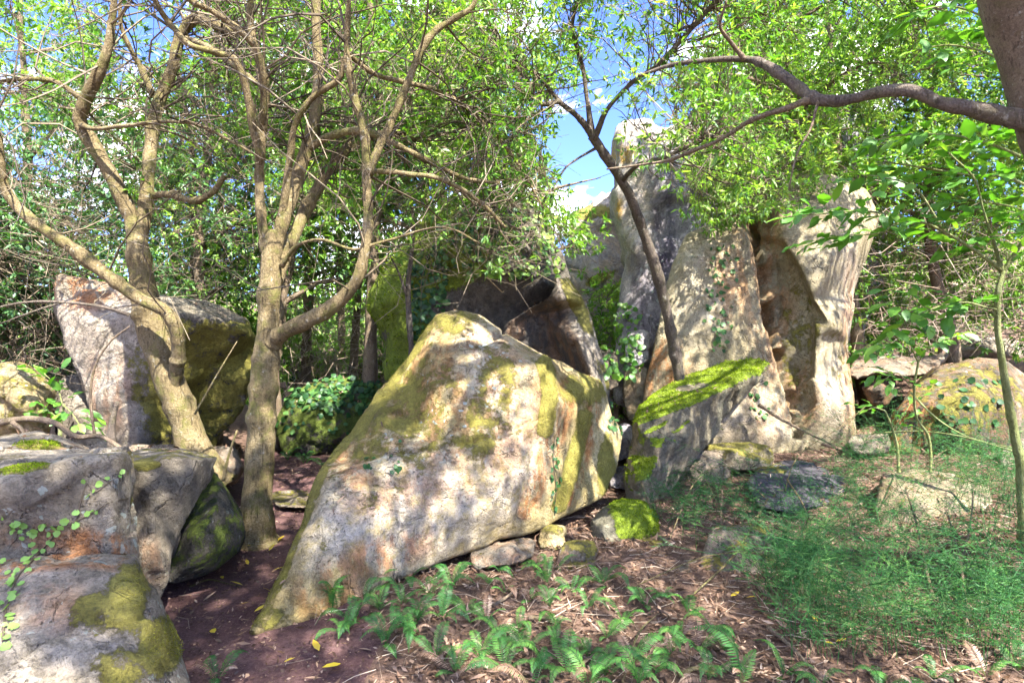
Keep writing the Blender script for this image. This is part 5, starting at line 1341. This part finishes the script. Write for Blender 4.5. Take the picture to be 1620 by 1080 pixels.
sapling('small leafy seedling at the mouth of the dark hollow', P(1412, 705, 5.6),
        [[(1420, 712, 5.6, 2.5), (1412, 680, 5.55, 2), (1400, 650, 5.5, 1.5)]],
        [[(1412, 680, 5.55, 1.5), (1430, 655, 5.5, 1), (1440, 640, 5.5, 1)], [(1400, 650, 5.5, 1.5), (1385, 645, 5.5, 1), (1375, 648, 5.5, 1)]], 641, size=0.09)
sapling('low broad-leaved plant between the tan boulder and the big left boulder', P(95, 690, 5.6),
        [[(95, 695, 5.6, 3), (96, 665, 5.55, 2), (100, 640, 5.5, 2)]],
        [[(96, 665, 5.55, 1.5), (75, 650, 5.5, 1), (60, 655, 5.5, 1)], [(100, 640, 5.5, 1.5), (115, 655, 5.45, 1), (125, 670, 5.4, 1)], [(100, 640, 5.5, 1), (90, 610, 5.5, 1), (70, 590, 5.5, 1)]], 651, size=0.13)
sapling('thin pale arching shoot with broad leaves over the rounded brown boulder', P(1440, 700, 5.2),
        [[(1470, 700, 5.2, 2.5), (1450, 660, 5.1, 2), (1445, 615, 5.0, 2), (1452, 570, 4.9, 2)]],
        [[(1452, 570, 4.9, 1.5), (1440, 540, 4.8, 1), (1410, 520, 4.8, 1), (1380, 555, 4.8, 1)], [(1452, 570, 4.9, 1.5), (1480, 540, 4.8, 1), (1520, 530, 4.8, 1)], [(1445, 615, 5.0, 1), (1420, 590, 4.9, 1), (1400, 600, 4.9, 1)]], 661, size=0.12)

# --- creeping vines
def vine(name, label, pts, leafmat, size, seed, stems=(), individual=True, jit=0.0, cat='vine', flat=0.8, near=0.0):
    rg = np.random.default_rng(seed)
    h0 = hit(*pts[len(pts) // 2])
    e = tag(empty(name, h0[0]), label, cat)
    for st in stems:
        path = np.array([(lambda h: h[0] + h[1] * 0.006)(hit(*q)) for q in st])
        a = Acc(); tube(a, spline(path, 4), 0.0035, 5, val=0.3, lump=0)
        a.build('stem', M['twig'], e)
    acc = Acc()
    mset = []
    if individual:
        for k in range(4):
            b = Acc()
            n = 9
            an = np.linspace(0.35, 2 * np.pi - 0.35, n)
            rr = 0.5 * (1 + 0.12 * np.cos(3 * an))
            vv = np.concatenate((np.array([(0.18, 0, 0.0), (0.5, 0, -0.05)]), np.stack((0.5 - rr * np.cos(an), rr * np.sin(an), 0.06 * np.abs(np.sin(an))), 1)))
            ff = [(1, 2 + i, 3 + i) for i in range(n - 1)] + [(1, 0, 2), (1, 1 + n, 0)]
            b.add(vv, ff, rg.uniform(0.1, 0.95))
            me = b.mesh('vine_leaf'); me.materials.append(M[leafmat]); mset.append(me)
    for (x, y) in pts:
        x, y = x + rg.normal() * jit, y + rg.normal() * jit
        h = hit(x, y, False)
        if h is None or h[2] > 14 or h[0][1] < near: continue
        nrm = norm(h[1] * flat + np.array((0, -0.3, 0.25)) + 0.35 * rg.normal(size=3))
        dr = np.cross(nrm, rg.normal(size=3))
        s = size * rg.uniform(0.6, 1.25)
        pos = h[0] + h[1] * 0.012
        if individual: put_leaf(mset[rg.integers(4)], e, pos, dr, nrm, s)
        else: batch_leaves(acc, pos[None] + nrm[None] * rg.uniform(0, 0.03), dr[None], nrm[None], s, s * 0.75, rg.uniform(0, 1))
    if not individual and acc.n: tag(acc.build('leaves', M[leafmat], e), kind='stuff')
    return e
c1 = [(190, 751), (186, 756), (136, 765), (148, 773), (145, 779), (163, 767), (170, 760), (155, 806), (152, 810), (138, 817), (140, 812), (118, 825), (112, 819), (97, 829), (104, 827), (82, 831), (58, 835), (56, 841), (64, 830), (68, 836), (39, 839), (35, 833), (44, 842), (40, 845), (19, 827),
      (17, 832), (23, 838), (10, 820), (20, 822), (26, 834), (84, 843), (88, 838), (80, 858), (78, 852), (50, 856), (52, 850), (70, 874), (64, 868), (52, 884), (48, 889), (60, 890), (41, 896), (47, 900), (36, 893), (29, 909), (35, 905), (27, 915), (33, 922), (24, 920), (14, 918), (16, 928), (8, 925), (30, 930), (21, 944), (28, 946), (6, 960), (14, 952), (10, 979),
      (4, 970), (15, 985), (8, 1002), (3, 995), (14, 1000), (4, 1014), (10, 1018), (123, 805), (9, 893), (13, 905)]
vine('creeping_vine', 'creeping vine with round pale leaves on the square-edged grey block', c1, 'creeper', 0.028, 701, flat=0.5,
     stems=([(192, 748), (165, 768), (150, 778), (138, 765), (128, 795), (118, 825), (80, 832), (40, 840), (18, 828)], [(200, 788), (170, 795), (152, 808), (118, 825)], [(90, 842), (78, 858), (64, 874), (48, 892), (30, 912), (18, 940), (8, 975), (5, 1015)]))
rg0 = np.random.default_rng(5)
def area(x0, x1, y0, y1, n): return [(float(a), float(b)) for a, b in zip(rg0.uniform(x0, x1, n), rg0.uniform(y0, y1, n))]
vine('ivy', 'ivy mat covering the top of the boulder at the path bend', area(455, 600, 598, 650, 420) + area(440, 610, 610, 690, 60), 'ivy', 0.10, 702, near=7.0, individual=False, cat='ivy', flat=0.5)
vine('ivy', 'ivy curtain hanging down the dark overhanging boulder', area(650, 705, 390, 560, 260) + area(690, 760, 330, 420, 120), 'ivy', 0.08, 703, near=5.7, individual=False, cat='ivy', flat=0.5)
vine('ivy', 'leafy creeper draped over the top of the dark overhanging boulder', area(740, 905, 320, 440, 420), 'leaf', 0.09, 710, near=5.7, individual=False, cat='ivy', flat=0.4)
vine('ivy', 'strand of ivy climbing the middle of the cleft cliff', [(1140 + 12 * math.sin(k * 1.3) + rg0.normal() * 7, 385 + k * 2.3) for k in range(75)] + area(1185, 1215, 590, 660, 16) , 'ivy', 0.06, 704, individual=True, cat='ivy')
vine('ivy', 'trailing ivy on the face of the rounded brown boulder', area(1480, 1580, 600, 680, 42), 'ivy', 0.075, 705, individual=True, cat='ivy')
vine('ivy', 'short dark ivy strand on the streaked end of the pointed boulder', [(876 + 4 * math.sin(k), 690 + k * 5.5) for k in range(22)] + area(868, 884, 690, 790, 6), 'ivy', 0.036, 706, cat='ivy', stems=([(878, 690), (874, 730), (879, 770), (876, 805)],))
vine('ivy', 'small green sprig growing from a crack in the pointed boulder', area(615, 632, 700, 745, 9) + area(575, 595, 725, 745, 6), 'ivy', 0.035, 707, cat='ivy')
vine('ivy', 'leafy ivy filling the gap left of the slender tree', area(955, 1010, 480, 600, 170), 'leaf_broad', 0.10, 708, individual=False, cat='ivy', flat=0.5)
vine('ivy', 'ivy clump on the right end of the pointed boulder', area(962, 982, 640, 690, 26), 'ivy', 0.05, 709, cat='ivy')

# --- ferns
def frond_mesh(name, seed):
    rg = np.random.default_rng(seed)
    a = Acc()
    n = 32
    t = np.linspace(0, 1, n)
    arch = rg.uniform(0.15, 0.5)
    sway = rg.normal() * 0.1
    path = np.stack((np.sin(t * 1.25) / 1.25 * 1.05, sway * t * t, arch * (np.sin(t * 2.6) * 0.8 - 0.45 * t * t)), 1)
    tube(a, path, np.linspace(0.008, 0.002, n), 4, val=0.35, lump=0)
    tan = norm(np.gradient(path, axis=0))
    k = np.arange(3, n)
    L = 0.165 * np.sin(np.clip((t[k] - 0.06) / 0.94, 0, 1) ** 0.62 * np.pi * 0.98 + 0.02) + 0.012
    for s in (-1, 1):
        side = np.cross(tan[k], np.array((0, 0, 1.0))) * s
        upv = norm(np.cross(side, tan[k]) * s * -1)
        upv = np.where(upv[:, 2:3] < 0, -upv, upv)
        d = side + 0.42 * tan[k] + 0.05 * rg.normal(size=side.shape) - np.array((0, 0, 0.12))
        batch_leaves(a, path[k], d, upv, L * rg.uniform(0.9, 1.1, len(k)), 0.019, np.clip(rg.uniform(0.2, 0.8) + 0.08 * rg.normal(size=len(k)), 0, 1), droop=0.2, fold=0.1)
    me = a.mesh(name)
    me.materials.append(M['fern'])
    return me
FROND = [frond_mesh('frond', 40 + k) for k in range(9)]
DEAD = [frond_mesh('dead_frond', 60 + k) for k in range(3)]
for me in DEAD:
    me.materials.clear(); me.materials.append(M['litter'])
def fern(label, px, py, size, n, seed, group=None, tilt=0.0, az=None):
    rg = np.random.default_rng(seed)
    b = ground_at(px, py)
    e = tag(empty('fern', b), label, 'fern', group)
    for k in range(n):
        o = bpy.data.objects.new('frond', FROND[rg.integers(9)] if rg.random() > 0.13 else DEAD[rg.integers(3)])
        COL.objects.link(o)
        o.parent = e
        a = az + rg.normal() * 0.5 if az is not None else 6.283 * k / n + rg.uniform(-0.5, 0.5)
        o.rotation_euler = (rg.normal() * 0.15, -rg.uniform(0.05, 0.75) - tilt, a)
        s = size * rg.uniform(0.4, 1.2) * 0.85
        o.scale = (s, s, s)
    return e
fern('lone fern at the bottom of the path beside the mossy slab', 345, 1080, 0.26, 5, 801)
fern('fern standing at the lower left foot of the pointed boulder', 525, 965, 0.34, 6, 802, tilt=0.5)
fern('fern with one frond arching against the base of the pointed boulder', 650, 915, 0.34, 4, 803)
fern('tall pale fern frond at the bottom edge right of centre', 1172, 1085, 0.42, 3, 804, tilt=0.6)
fern('bright yellow-green fern below the flat propping stone', 868, 925, 0.32, 6, 805)
fern('fern with a long arching frond below the upright greenish stone', 955, 925, 0.36, 5, 806)
ORD = ('first second third fourth fifth sixth seventh eighth ninth tenth eleventh twelfth thirteenth fourteenth fifteenth sixteenth seventeenth eighteenth').split()
def ferns(text, spots, size, n, seed, group):
    for k, (x, y) in enumerate(sorted(spots)):
        fern(f'{ORD[k]} fern from the left {text}', x, y, size, n, seed + k, group)
G1 = [(560, 985), (590, 930), (600, 965), (620, 1000), (635, 955), (660, 985), (680, 940), (575, 950), (545, 1000), (700, 980), (650, 1010), (715, 930), (740, 965), (610, 1020)]
ferns('in the patch under the pointed boulder', G1, 0.27, 6, 820, 'ferns under the pointed boulder')
G2 = [(790, 905), (820, 895), (850, 895), (800, 940), (840, 950), (880, 900), (905, 935), (775, 925), (870, 960)]
ferns('in front of the propping stones', G2, 0.24, 5, 850, 'ferns in front of the propping stones')
G3 = [(760, 1040), (800, 1060), (830, 1030), (860, 1055), (900, 1065), (930, 1040), (960, 1070), (1000, 1050), (1035, 1068), (1060, 1035), (880, 1020), (790, 1010), (1010, 1085), (930, 1085), (720, 1065), (690, 1040), (1120, 1075), (840, 1085)]
ferns('in the row along the bottom edge', G3, 0.27, 6, 870, 'ferns along the bottom edge')
G8 = [(930, 965), (985, 985), (1020, 960), (880, 995), (1050, 945), (960, 1010), (770, 980), (820, 1000)]
ferns('in the middle of the leaf litter', G8, 0.25, 5, 950, 'ferns in the middle of the litter')
G4 = [(1075, 1010), (1105, 1030), (1130, 1000), (1090, 975), (1145, 1030)]
ferns('below the dark blocky stone among bark strips', G4, 0.30, 4, 900, 'ferns below the dark blocky stone')
G5 = [(1400, 1085), (1480, 1075), (1560, 1070), (1610, 1060), (1240, 1070), (1300, 1085)]
ferns('under the feathery plants at the bottom right', G5, 0.24, 5, 910, 'ferns at the bottom right')
G6 = [(480, 732), (510, 738), (540, 735), (455, 728)]
ferns('at the foot of the ivy-topped boulder', G6, 0.34, 5, 920, 'ferns at the path bend')
G7 = [(1395, 725), (1430, 715), (1470, 720), (1540, 715), (1570, 730), (1345, 715)]
ferns('on the ledge below the rounded brown boulder', G7, 0.30, 5, 930, 'ferns below the rounded brown boulder')

# --- feathery fern mass
def wisps(label, spots, n, seed, h=(0.25, 0.6), name='feathery_fern'):
    rg = np.random.default_rng(seed)
    a = Acc()
    base = []
    wsum = sum(w for *_, w in spots)
    for x0, x1, y0, y1, w in spots:
        for _ in range(int(n * w / wsum)):
            g = ground_at(rg.uniform(x0, x1), rg.uniform(y0, y1))
            if rg.random() < 0.25 + 0.9 * float(sstep(-0.15, 0.25, fbm(g[None] * 1.6, 2, 14)[0])): base.append(g)
    B = np.array(base); m = len(B)
    hh = rg.uniform(*h, m)[:, None]
    lean = rg.normal(size=(m, 3)) * np.array((0.45, 0.45, 0)) * hh
    seg = 9
    t = np.linspace(0, 1, seg)
    Pth = B[:, None] + np.array((0, 0, 1.0)) * hh[:, None] * (t - 0.28 * t ** 2)[None, :, None] + lean[:, None] * (t ** 1.8)[None, :, None] + 0.012 * rg.normal(size=(m, seg, 3)) * t[None, :, None]
    tint = np.clip(0.45 + 0.25 * rg.normal(size=m), 0, 1)
    for k in range(0, seg - 2, 2):
        batch_twigs(a, Pth[:, k], Pth[:, k + 1], Pth[:, k + 2], 0.0016, 0.0011, tint * 0.6)
    # branchlets
    nb = 11
    u = rg.uniform(0.25, 1.0, size=(m, nb))
    i = np.minimum((u * (seg - 1)).astype(int), seg - 2)
    fr = (u * (seg - 1) - i)[..., None]
    ar = np.arange(m)[:, None]
    Q = Pth[ar, i] * (1 - fr) + Pth[ar, i + 1] * fr
    D = norm(rg.normal(size=Q.shape) * np.array((1, 1, 0.35)) + np.array((0, 0, 0.1)))
    ln = rg.uniform(0.05, 0.13, size=(m, nb, 1))
    S = Q.reshape(-1, 3); E = (Q + D * ln).reshape(-1, 3)
    tb = np.repeat(tint, nb)
    batch_twigs(a, S, (S + E) / 2, E, 0.0009, 0.0006, tb)
    nn = 9
    v = rg.uniform(0.1, 1.0, size=(len(S), nn, 1))
    N0 = S[:, None] * (1 - v) + E[:, None] * v
    nd_ = norm(norm(E - S)[:, None] * 0.6 + rg.normal(size=N0.shape) * np.array((1, 1, 0.4)))
    N1 = N0 + nd_ * rg.uniform(0.012, 0.03, size=(len(S), nn, 1))
    wv_ = norm(np.cross(nd_, rg.normal(size=N0.shape))) * 0.0014
    V = np.stack((N0 - wv_, N0 + wv_, N1), 2).reshape(-1, 3)
    F = np.arange(len(V)).reshape(-1, 3)
    a.add(V, F, np.repeat(np.clip(np.repeat(tb, nn) + 0.12 * rg.normal(size=len(S) * nn), 0, 1), 3))
    return tag(a.build(name, M['wisp']), label, 'fern', kind='stuff')
wisps('feathery green ground fern spreading over the bank at the right', [(1230, 1640, 780, 900, 2.2), (1230, 1640, 900, 1060, 2.0), (1340, 1640, 700, 800, 1.7), (1200, 1300, 860, 960, 0.6)], 1500, 31, h=(0.2, 0.95))
wisps('feathery green clump between the moss-topped slab and the rock shelf', [(1060, 1200, 770, 850, 1.0), (1020, 1120, 820, 870, 0.5)], 130, 32, h=(0.25, 0.55))

# --- litter
rng = np.random.default_rng(41)
n = 80000
X = rng.uniform(-6.5, 6.2, n); Y = 2.0 + 6.5 * rng.random(n) ** 1.35
on = path_w(X, Y)
dens = np.where(on > 0.05, 0.10, np.where(on > -0.15, 0.4, 1.0)) * (0.55 + 0.45 * sstep(-0.3, 0.3, fbm(np.stack((X, Y, 0 * X), 1) * 1.4, 2, 12)))
k = rng.random(n) < dens
X, Y = X[k], Y[k]
Z = hgt(X, Y) + 0.004 + 0.025 * rng.random(len(X)) * (path_w(X, Y) < 0)
la = Acc()
yaw = rng.uniform(0, 6.28, len(X))
D = np.stack((np.cos(yaw), np.sin(yaw), 0.28 * rng.normal(size=len(X))), 1)
batch_leaves(la, np.stack((X, Y, Z), 1), D, norm(np.array((0, 0, 1.0)) + 0.4 * rng.normal(size=D.shape)), 0.028 + 0.075 * rng.random(len(X)) ** 2, rng.uniform(0.006, 0.021, len(X)), np.clip(0.27 + 0.27 * rng.normal(size=len(X)), 0, 1), droop=-0.1, fold=0.5, lite=True)
# litter lying on the tops of rocks
n = 5000
rx, ry = rng.uniform(-5, 6.5, n), rng.uniform(2.6, 9.5, n)
pts, nrs = [], []
for x, y in zip(rx, ry):
    best = None
    for b in BVH:
        loc, nor, _, _ = b.ray_cast(Vector((x, y, 2.7)), Vector((0, 0, -1)), 2.6)
        if loc is not None and (best is None or loc.z > best[0].z): best = (loc, nor)
    if best is not None and abs(best[1].z) > 0.72 and best[0].z > hgt(x, y)[0]:
        pts.append(best[0]); nrs.append(best[1])
pts, nrs = np.array(pts), np.array(nrs)
k = fbm(pts * 2.0, 2, 33) > -0.05
pts, nrs = pts[k], nrs[k]
d = np.cross(nrs, rng.normal(size=pts.shape)) + 0.15 * rng.normal(size=pts.shape)
batch_leaves(la, pts + nrs * 0.006, d, norm(nrs + 0.3 * rng.normal(size=nrs.shape)), 0.03 + 0.07 * rng.random(len(pts)) ** 2, rng.uniform(0.007, 0.024, len(pts)), np.clip(0.36 + 0.27 * rng.normal(size=len(pts)), 0, 1), droop=-0.1, fold=0.5)
tag(la.build('leaf_litter', M['litter']), 'brown and pinkish dead leaves strewn over the bank', 'leaf litter', kind='stuff')
n = 3200
X = rng.uniform(-2.8, 6.0, n); Y = 2.1 + 6.0 * rng.random(n) ** 1.3
k = (path_w(X, Y) < 0.0) | (rng.random(n) < 0.12); X, Y = X[k], Y[k]
yaw = rng.uniform(0, 6.28, len(X)); ln = rng.uniform(0.05, 0.3, len(X))
S = np.stack((X, Y, hgt(X, Y) + 0.012), 1)
EX, EY = X + np.cos(yaw) * ln, Y + np.sin(yaw) * ln
E = np.stack((EX, EY, hgt(EX, EY) + 0.012 + 0.03 * rng.random(len(X))), 1)
ta = Acc()
batch_twigs(ta, S, (S + E) / 2 + 0.012 * rng.normal(size=S.shape), E, rng.uniform(0.001, 0.004, len(X)), 0.001, np.clip(0.5 + 0.28 * rng.normal(size=len(X)), 0, 1))
tag(ta.build('twig_litter', M['twig_pale']), 'thin dead twigs strewn over the bank', 'twigs', kind='stuff')

n = 26000
X = rng.uniform(-2.9, 5.5, n); Y = 2.0 + 6.5 * rng.random(n) ** 1.5
yaw = rng.uniform(0, 6.28, n)
D = np.stack((np.cos(yaw), np.sin(yaw), 0.35 * rng.normal(size=n)), 1)
ca = Acc()
batch_leaves(ca, np.stack((X, Y, hgt(X, Y) + 0.002 - 0.026 * (path_w(X, Y) > 0.1)), 1), D, norm(np.array((0, 0, 1.0)) + 0.5 * rng.normal(size=D.shape)), rng.uniform(0.008, 0.03, n), rng.uniform(0.004, 0.014, n), np.clip(0.3 + 0.25 * rng.normal(size=n), 0, 1), droop=-0.2, fold=0.5, lite=True)
tag(ca.build('leaf_crumbs', M['litter']), 'crumbled dead leaf fragments and bark crumbs on the soil and path', 'leaf litter', kind='stuff')

# single yellow leaves
def simple_leaf(name, mat, seed):
    rg = np.random.default_rng(seed)
    a = Acc()
    batch_leaves(a, np.zeros((1, 3)), np.array([[1.0, 0, 0]]), np.array([[0, 0, 1.0]]), 1.0, 0.36, rg.uniform(0.1, 0.9), droop=-0.12, fold=0.35)
    me = a.mesh(name); me.materials.append(M[mat]); return me
YL = [simple_leaf('fallen_leaf', 'yellow', k) for k in range(4)]
rg = np.random.default_rng(51)
def fallen(px, py, label, group, size=0.085):
    g = ground_at(px, py)
    o = bpy.data.objects.new('fallen_leaf', YL[rg.integers(4)])
    COL.objects.link(o)
    o.location = g + np.array((0, 0, 0.02))
    o.rotation_euler = (rg.normal() * 0.25, rg.normal() * 0.2, rg.uniform(0, 6.28))
    s = size * rg.uniform(0.75, 1.2); o.scale = (s, s, s)
    tag(o, label, 'leaf', group)
def fallen_row(spots, text, group, size=0.085):
    for k, (x, y) in enumerate(sorted(spots, key=lambda q: q[1])):
        fallen(x, y, f'{ORD[k]} farthest yellow fallen leaf {text}', group, size)
fallen_row([(400, 865), (425, 875), (465, 870), (393, 897), (448, 900), (375, 962), (402, 972), (436, 945), (440, 858), (470, 880), (350, 915), (385, 930)], 'on the dark path near the middle tree', 'yellow leaves on the path')
fallen_row([(505, 1035), (540, 1055), (468, 1045), (335, 1000)], 'on the bare earth at the bottom of the path', 'yellow leaves at the bottom of the path')
fallen_row([(1296, 990), (1305, 1020), (1340, 1015), (1170, 940), (1180, 950)], 'in the litter below the feathery fern', 'yellow leaves below the feathery fern', 0.08)

# --- fallen sticks and branches
def stick(label, pts, r, mat='bark_brown', forks=(), name='fallen_branch', cat='branch'):
    """pts: (px, py, lift) on the ground or (px, py, None, depth) in the air"""
    def pos(q):
        if len(q) == 4: return P(q[0], q[1], q[3])
        g = ground_at(q[0], q[1]); g[2] += q[2]; return g
    a = Acc()
    p = np.array([pos(q) for q in pts])
    for q in (pts,) + tuple(forks):
        pp = spline(np.array([pos(w) for w in q]), 6)
        k = 1.0 if q is pts else 0.6
        tube(a, pp, np.linspace(r, r * 0.45, len(pp)) * k, 7, lump=0.15, seed=len(label))
    return tag(a.build(name, M[mat]), label, cat)
stick('straight dead stick propped against the foot of the cleft cliff', [(1200, 640, None, 6.7), (1245, 668, None, 6.5), (1322, 706, None, 6.2)], 0.022)
stick('thick brown root curving over the low flat rock at the left', [(-20, 672, None, 4.6), (40, 662, None, 4.6), (85, 668, None, 4.55), (120, 690, None, 4.5), (160, 690, None, 4.5), (200, 715, None, 4.4)], 0.03, forks=([(20, 668, None, 4.55), (35, 680, None, 4.5), (40, 700, None, 4.5)],))
stick('forked pale branch lying in front of the dark blocky stone', [(1215, 860, 0.35), (1165, 900, 0.12), (1110, 940, 0.05), (1080, 958, 0.02)], 0.009, 'bark', forks=([(1165, 900, 0.12), (1110, 905, 0.1), (1040, 925, 0.06), (1000, 935, 0.02)], [(1165, 900, 0.12), (1210, 915, 0.15), (1230, 935, 0.05)]))
stick('long brown stick along the litter below the feathery fern', [(1195, 930, 0.03), (1240, 970, 0.03), (1290, 1005, 0.03), (1340, 1012, 0.03)], 0.016)
stick('brown stick running off the bottom edge right of the tall pale fern', [(1215, 1000, 0.03), (1250, 1030, 0.03), (1300, 1085, 0.03)], 0.014)
stick('upright forked dead twig in the feathery fern at the right', [(1530, 1000, 0.0), (1520, 950, 0.22), (1500, 915, 0.42)], 0.012, forks=([(1520, 950, 0.22), (1535, 920, 0.38), (1540, 895, 0.5)], [(1520, 950, 0.22), (1480, 930, 0.3), (1440, 900, 0.42)]))
stick('curved brown dead stem standing in the feathery fern', [(1490, 1000, 0.0), (1465, 950, 0.2), (1450, 910, 0.35), (1432, 880, 0.5)], 0.011)
stick('fallen log half hidden in the feathery fern at the right', [(1430, 905, 0.12), (1500, 915, 0.12), (1570, 925, 0.12)], 0.024)
stick('reddish bark strip leaning on the lime-moss stone', [(1015, 800, 0.22), (1025, 820, 0.16), (1036, 840, 0.08)], 0.012)
stick('short orange stick beside the small ferns', [(780, 965, 0.03), (800, 955, 0.04), (815, 945, 0.05)], 0.012)
stick('brown stick lying level among ferns in the litter', [(835, 985, 0.03), (860, 985, 0.03), (905, 990, 0.03)], 0.014)
stick('thin pale root crossing the path', [(300, 930, 0.01), (330, 920, 0.015), (360, 925, 0.01), (380, 930, 0.01)], 0.007, 'bark')
stick('pale bleached stick curved at the bottom edge', [(1075, 1078, 0.03), (1100, 1070, 0.04), (1130, 1075, 0.03)], 0.012, 'bark')
stick('dead branch across the ledge right of the rock shelf', [(1300, 715, 0.1), (1350, 722, 0.05), (1400, 730, 0.04), (1440, 728, 0.03)], 0.02)
stick('long arching pale runner in front of the rounded brown boulder', [(1395, 685, None, 6.0), (1450, 682, None, 5.7), (1520, 690, None, 5.3), (1610, 715, None, 4.9)], 0.010, 'bark_green')
stick('drooping pale vine arching down to the ledge at the right', [(1440, 620, None, 5.6), (1480, 660, None, 5.5), (1530, 690, None, 5.4), (1600, 708, None, 5.2)], 0.009, 'bark_green')
stick('dark broken stump behind the square-edged block', [(178, 715, None, 4.9), (176, 690, None, 4.9), (178, 665, None, 4.9), (186, 635, None, 4.9)], 0.04, 'bark_dark', name='stump', cat='stump')
stick('thin curved dead stem rising from the stump', [(150, 690, None, 4.8), (143, 630, None, 4.8), (150, 580, None, 4.8), (175, 540, None, 4.8), (205, 516, None, 4.8)], 0.013, 'bark_brown')
stick('dark bare branch reaching left across the pale face', [(205, 498, None, 5.0), (160, 485, None, 4.9), (100, 478, None, 4.8), (40, 478, None, 4.7), (-20, 490, None, 4.6)], 0.016, 'bark_dark', forks=([(100, 478, None, 4.8), (60, 490, None, 4.75), (0, 512, None, 4.7)],))
stick('thin dead stick leaning between the tilted trunk and the middle tree', [(308, 655, None, 4.9), (345, 590, None, 4.9), (375, 540, None, 4.9)], 0.01, 'bark')
stick('broken pale stick standing in front of the middle tree', [(353, 760, None, 4.6), (362, 720, None, 4.6), (375, 680, None, 4.6)], 0.015, 'bark')

more_sticks = [
    ('thin pale dead stem slanting across the feathery fern', [(1245, 800, 0.25), (1275, 870, 0.3), (1295, 930, 0.2), (1265, 985, 0.02)], 0.007, 'bark'),
    ('long curved dry stem rising from the rock shelf', [(1235, 815, 0.05), (1262, 760, 0.25), (1330, 730, 0.4), (1375, 690, 0.45)], 0.007, 'bark'),
    ('pale twig bending over the tan rock in the feathery fern', [(1380, 770, 0.2), (1410, 800, 0.3), (1435, 850, 0.25), (1425, 880, 0.1)], 0.006, 'bark_brown'),
    ('thin arching dry stalk beside the dark blocky stone', [(1060, 860, 0.05), (1100, 815, 0.3), (1150, 805, 0.4), (1210, 845, 0.3)], 0.005, 'bark'),
    ('crooked dry stalk in front of the moss-topped slab', [(1050, 790, 0.05), (1075, 770, 0.2), (1110, 800, 0.3), (1150, 850, 0.1)], 0.005, 'bark'),
    ('grey stick lying at the bottom right corner', [(1540, 1060, 0.03), (1580, 1040, 0.04), (1640, 1045, 0.03)], 0.012, 'bark_brown'),
    ('brown curl of bark at the foot of the cliff', [(1225, 705, 0.05), (1260, 712, 0.07), (1300, 720, 0.04)], 0.03, 'bark_brown'),
    ('reddish dry stem upright beside the rock shelf', [(1140, 835, 0.0), (1143, 790, 0.15), (1148, 770, 0.28)], 0.01, 'bark_brown'),
    ('twisted dry twig on the ledge below the rounded brown boulder', [(1470, 735, 0.03), (1500, 725, 0.1), (1530, 740, 0.06), (1570, 738, 0.03)], 0.009, 'bark_brown'),
    ('fallen twig resting between the propping stones and ferns', [(845, 905, 0.04), (885, 915, 0.08), (930, 905, 0.05)], 0.006, 'bark_brown'),
    ('slanting dry stem among the ferns at the bottom edge', [(985, 1085, 0.02), (1010, 1040, 0.12), (1040, 985, 0.05)], 0.006, 'bark'),
]
for lab, pts_, r_, mt_ in more_sticks: stick(lab, pts_, r_, mt_)
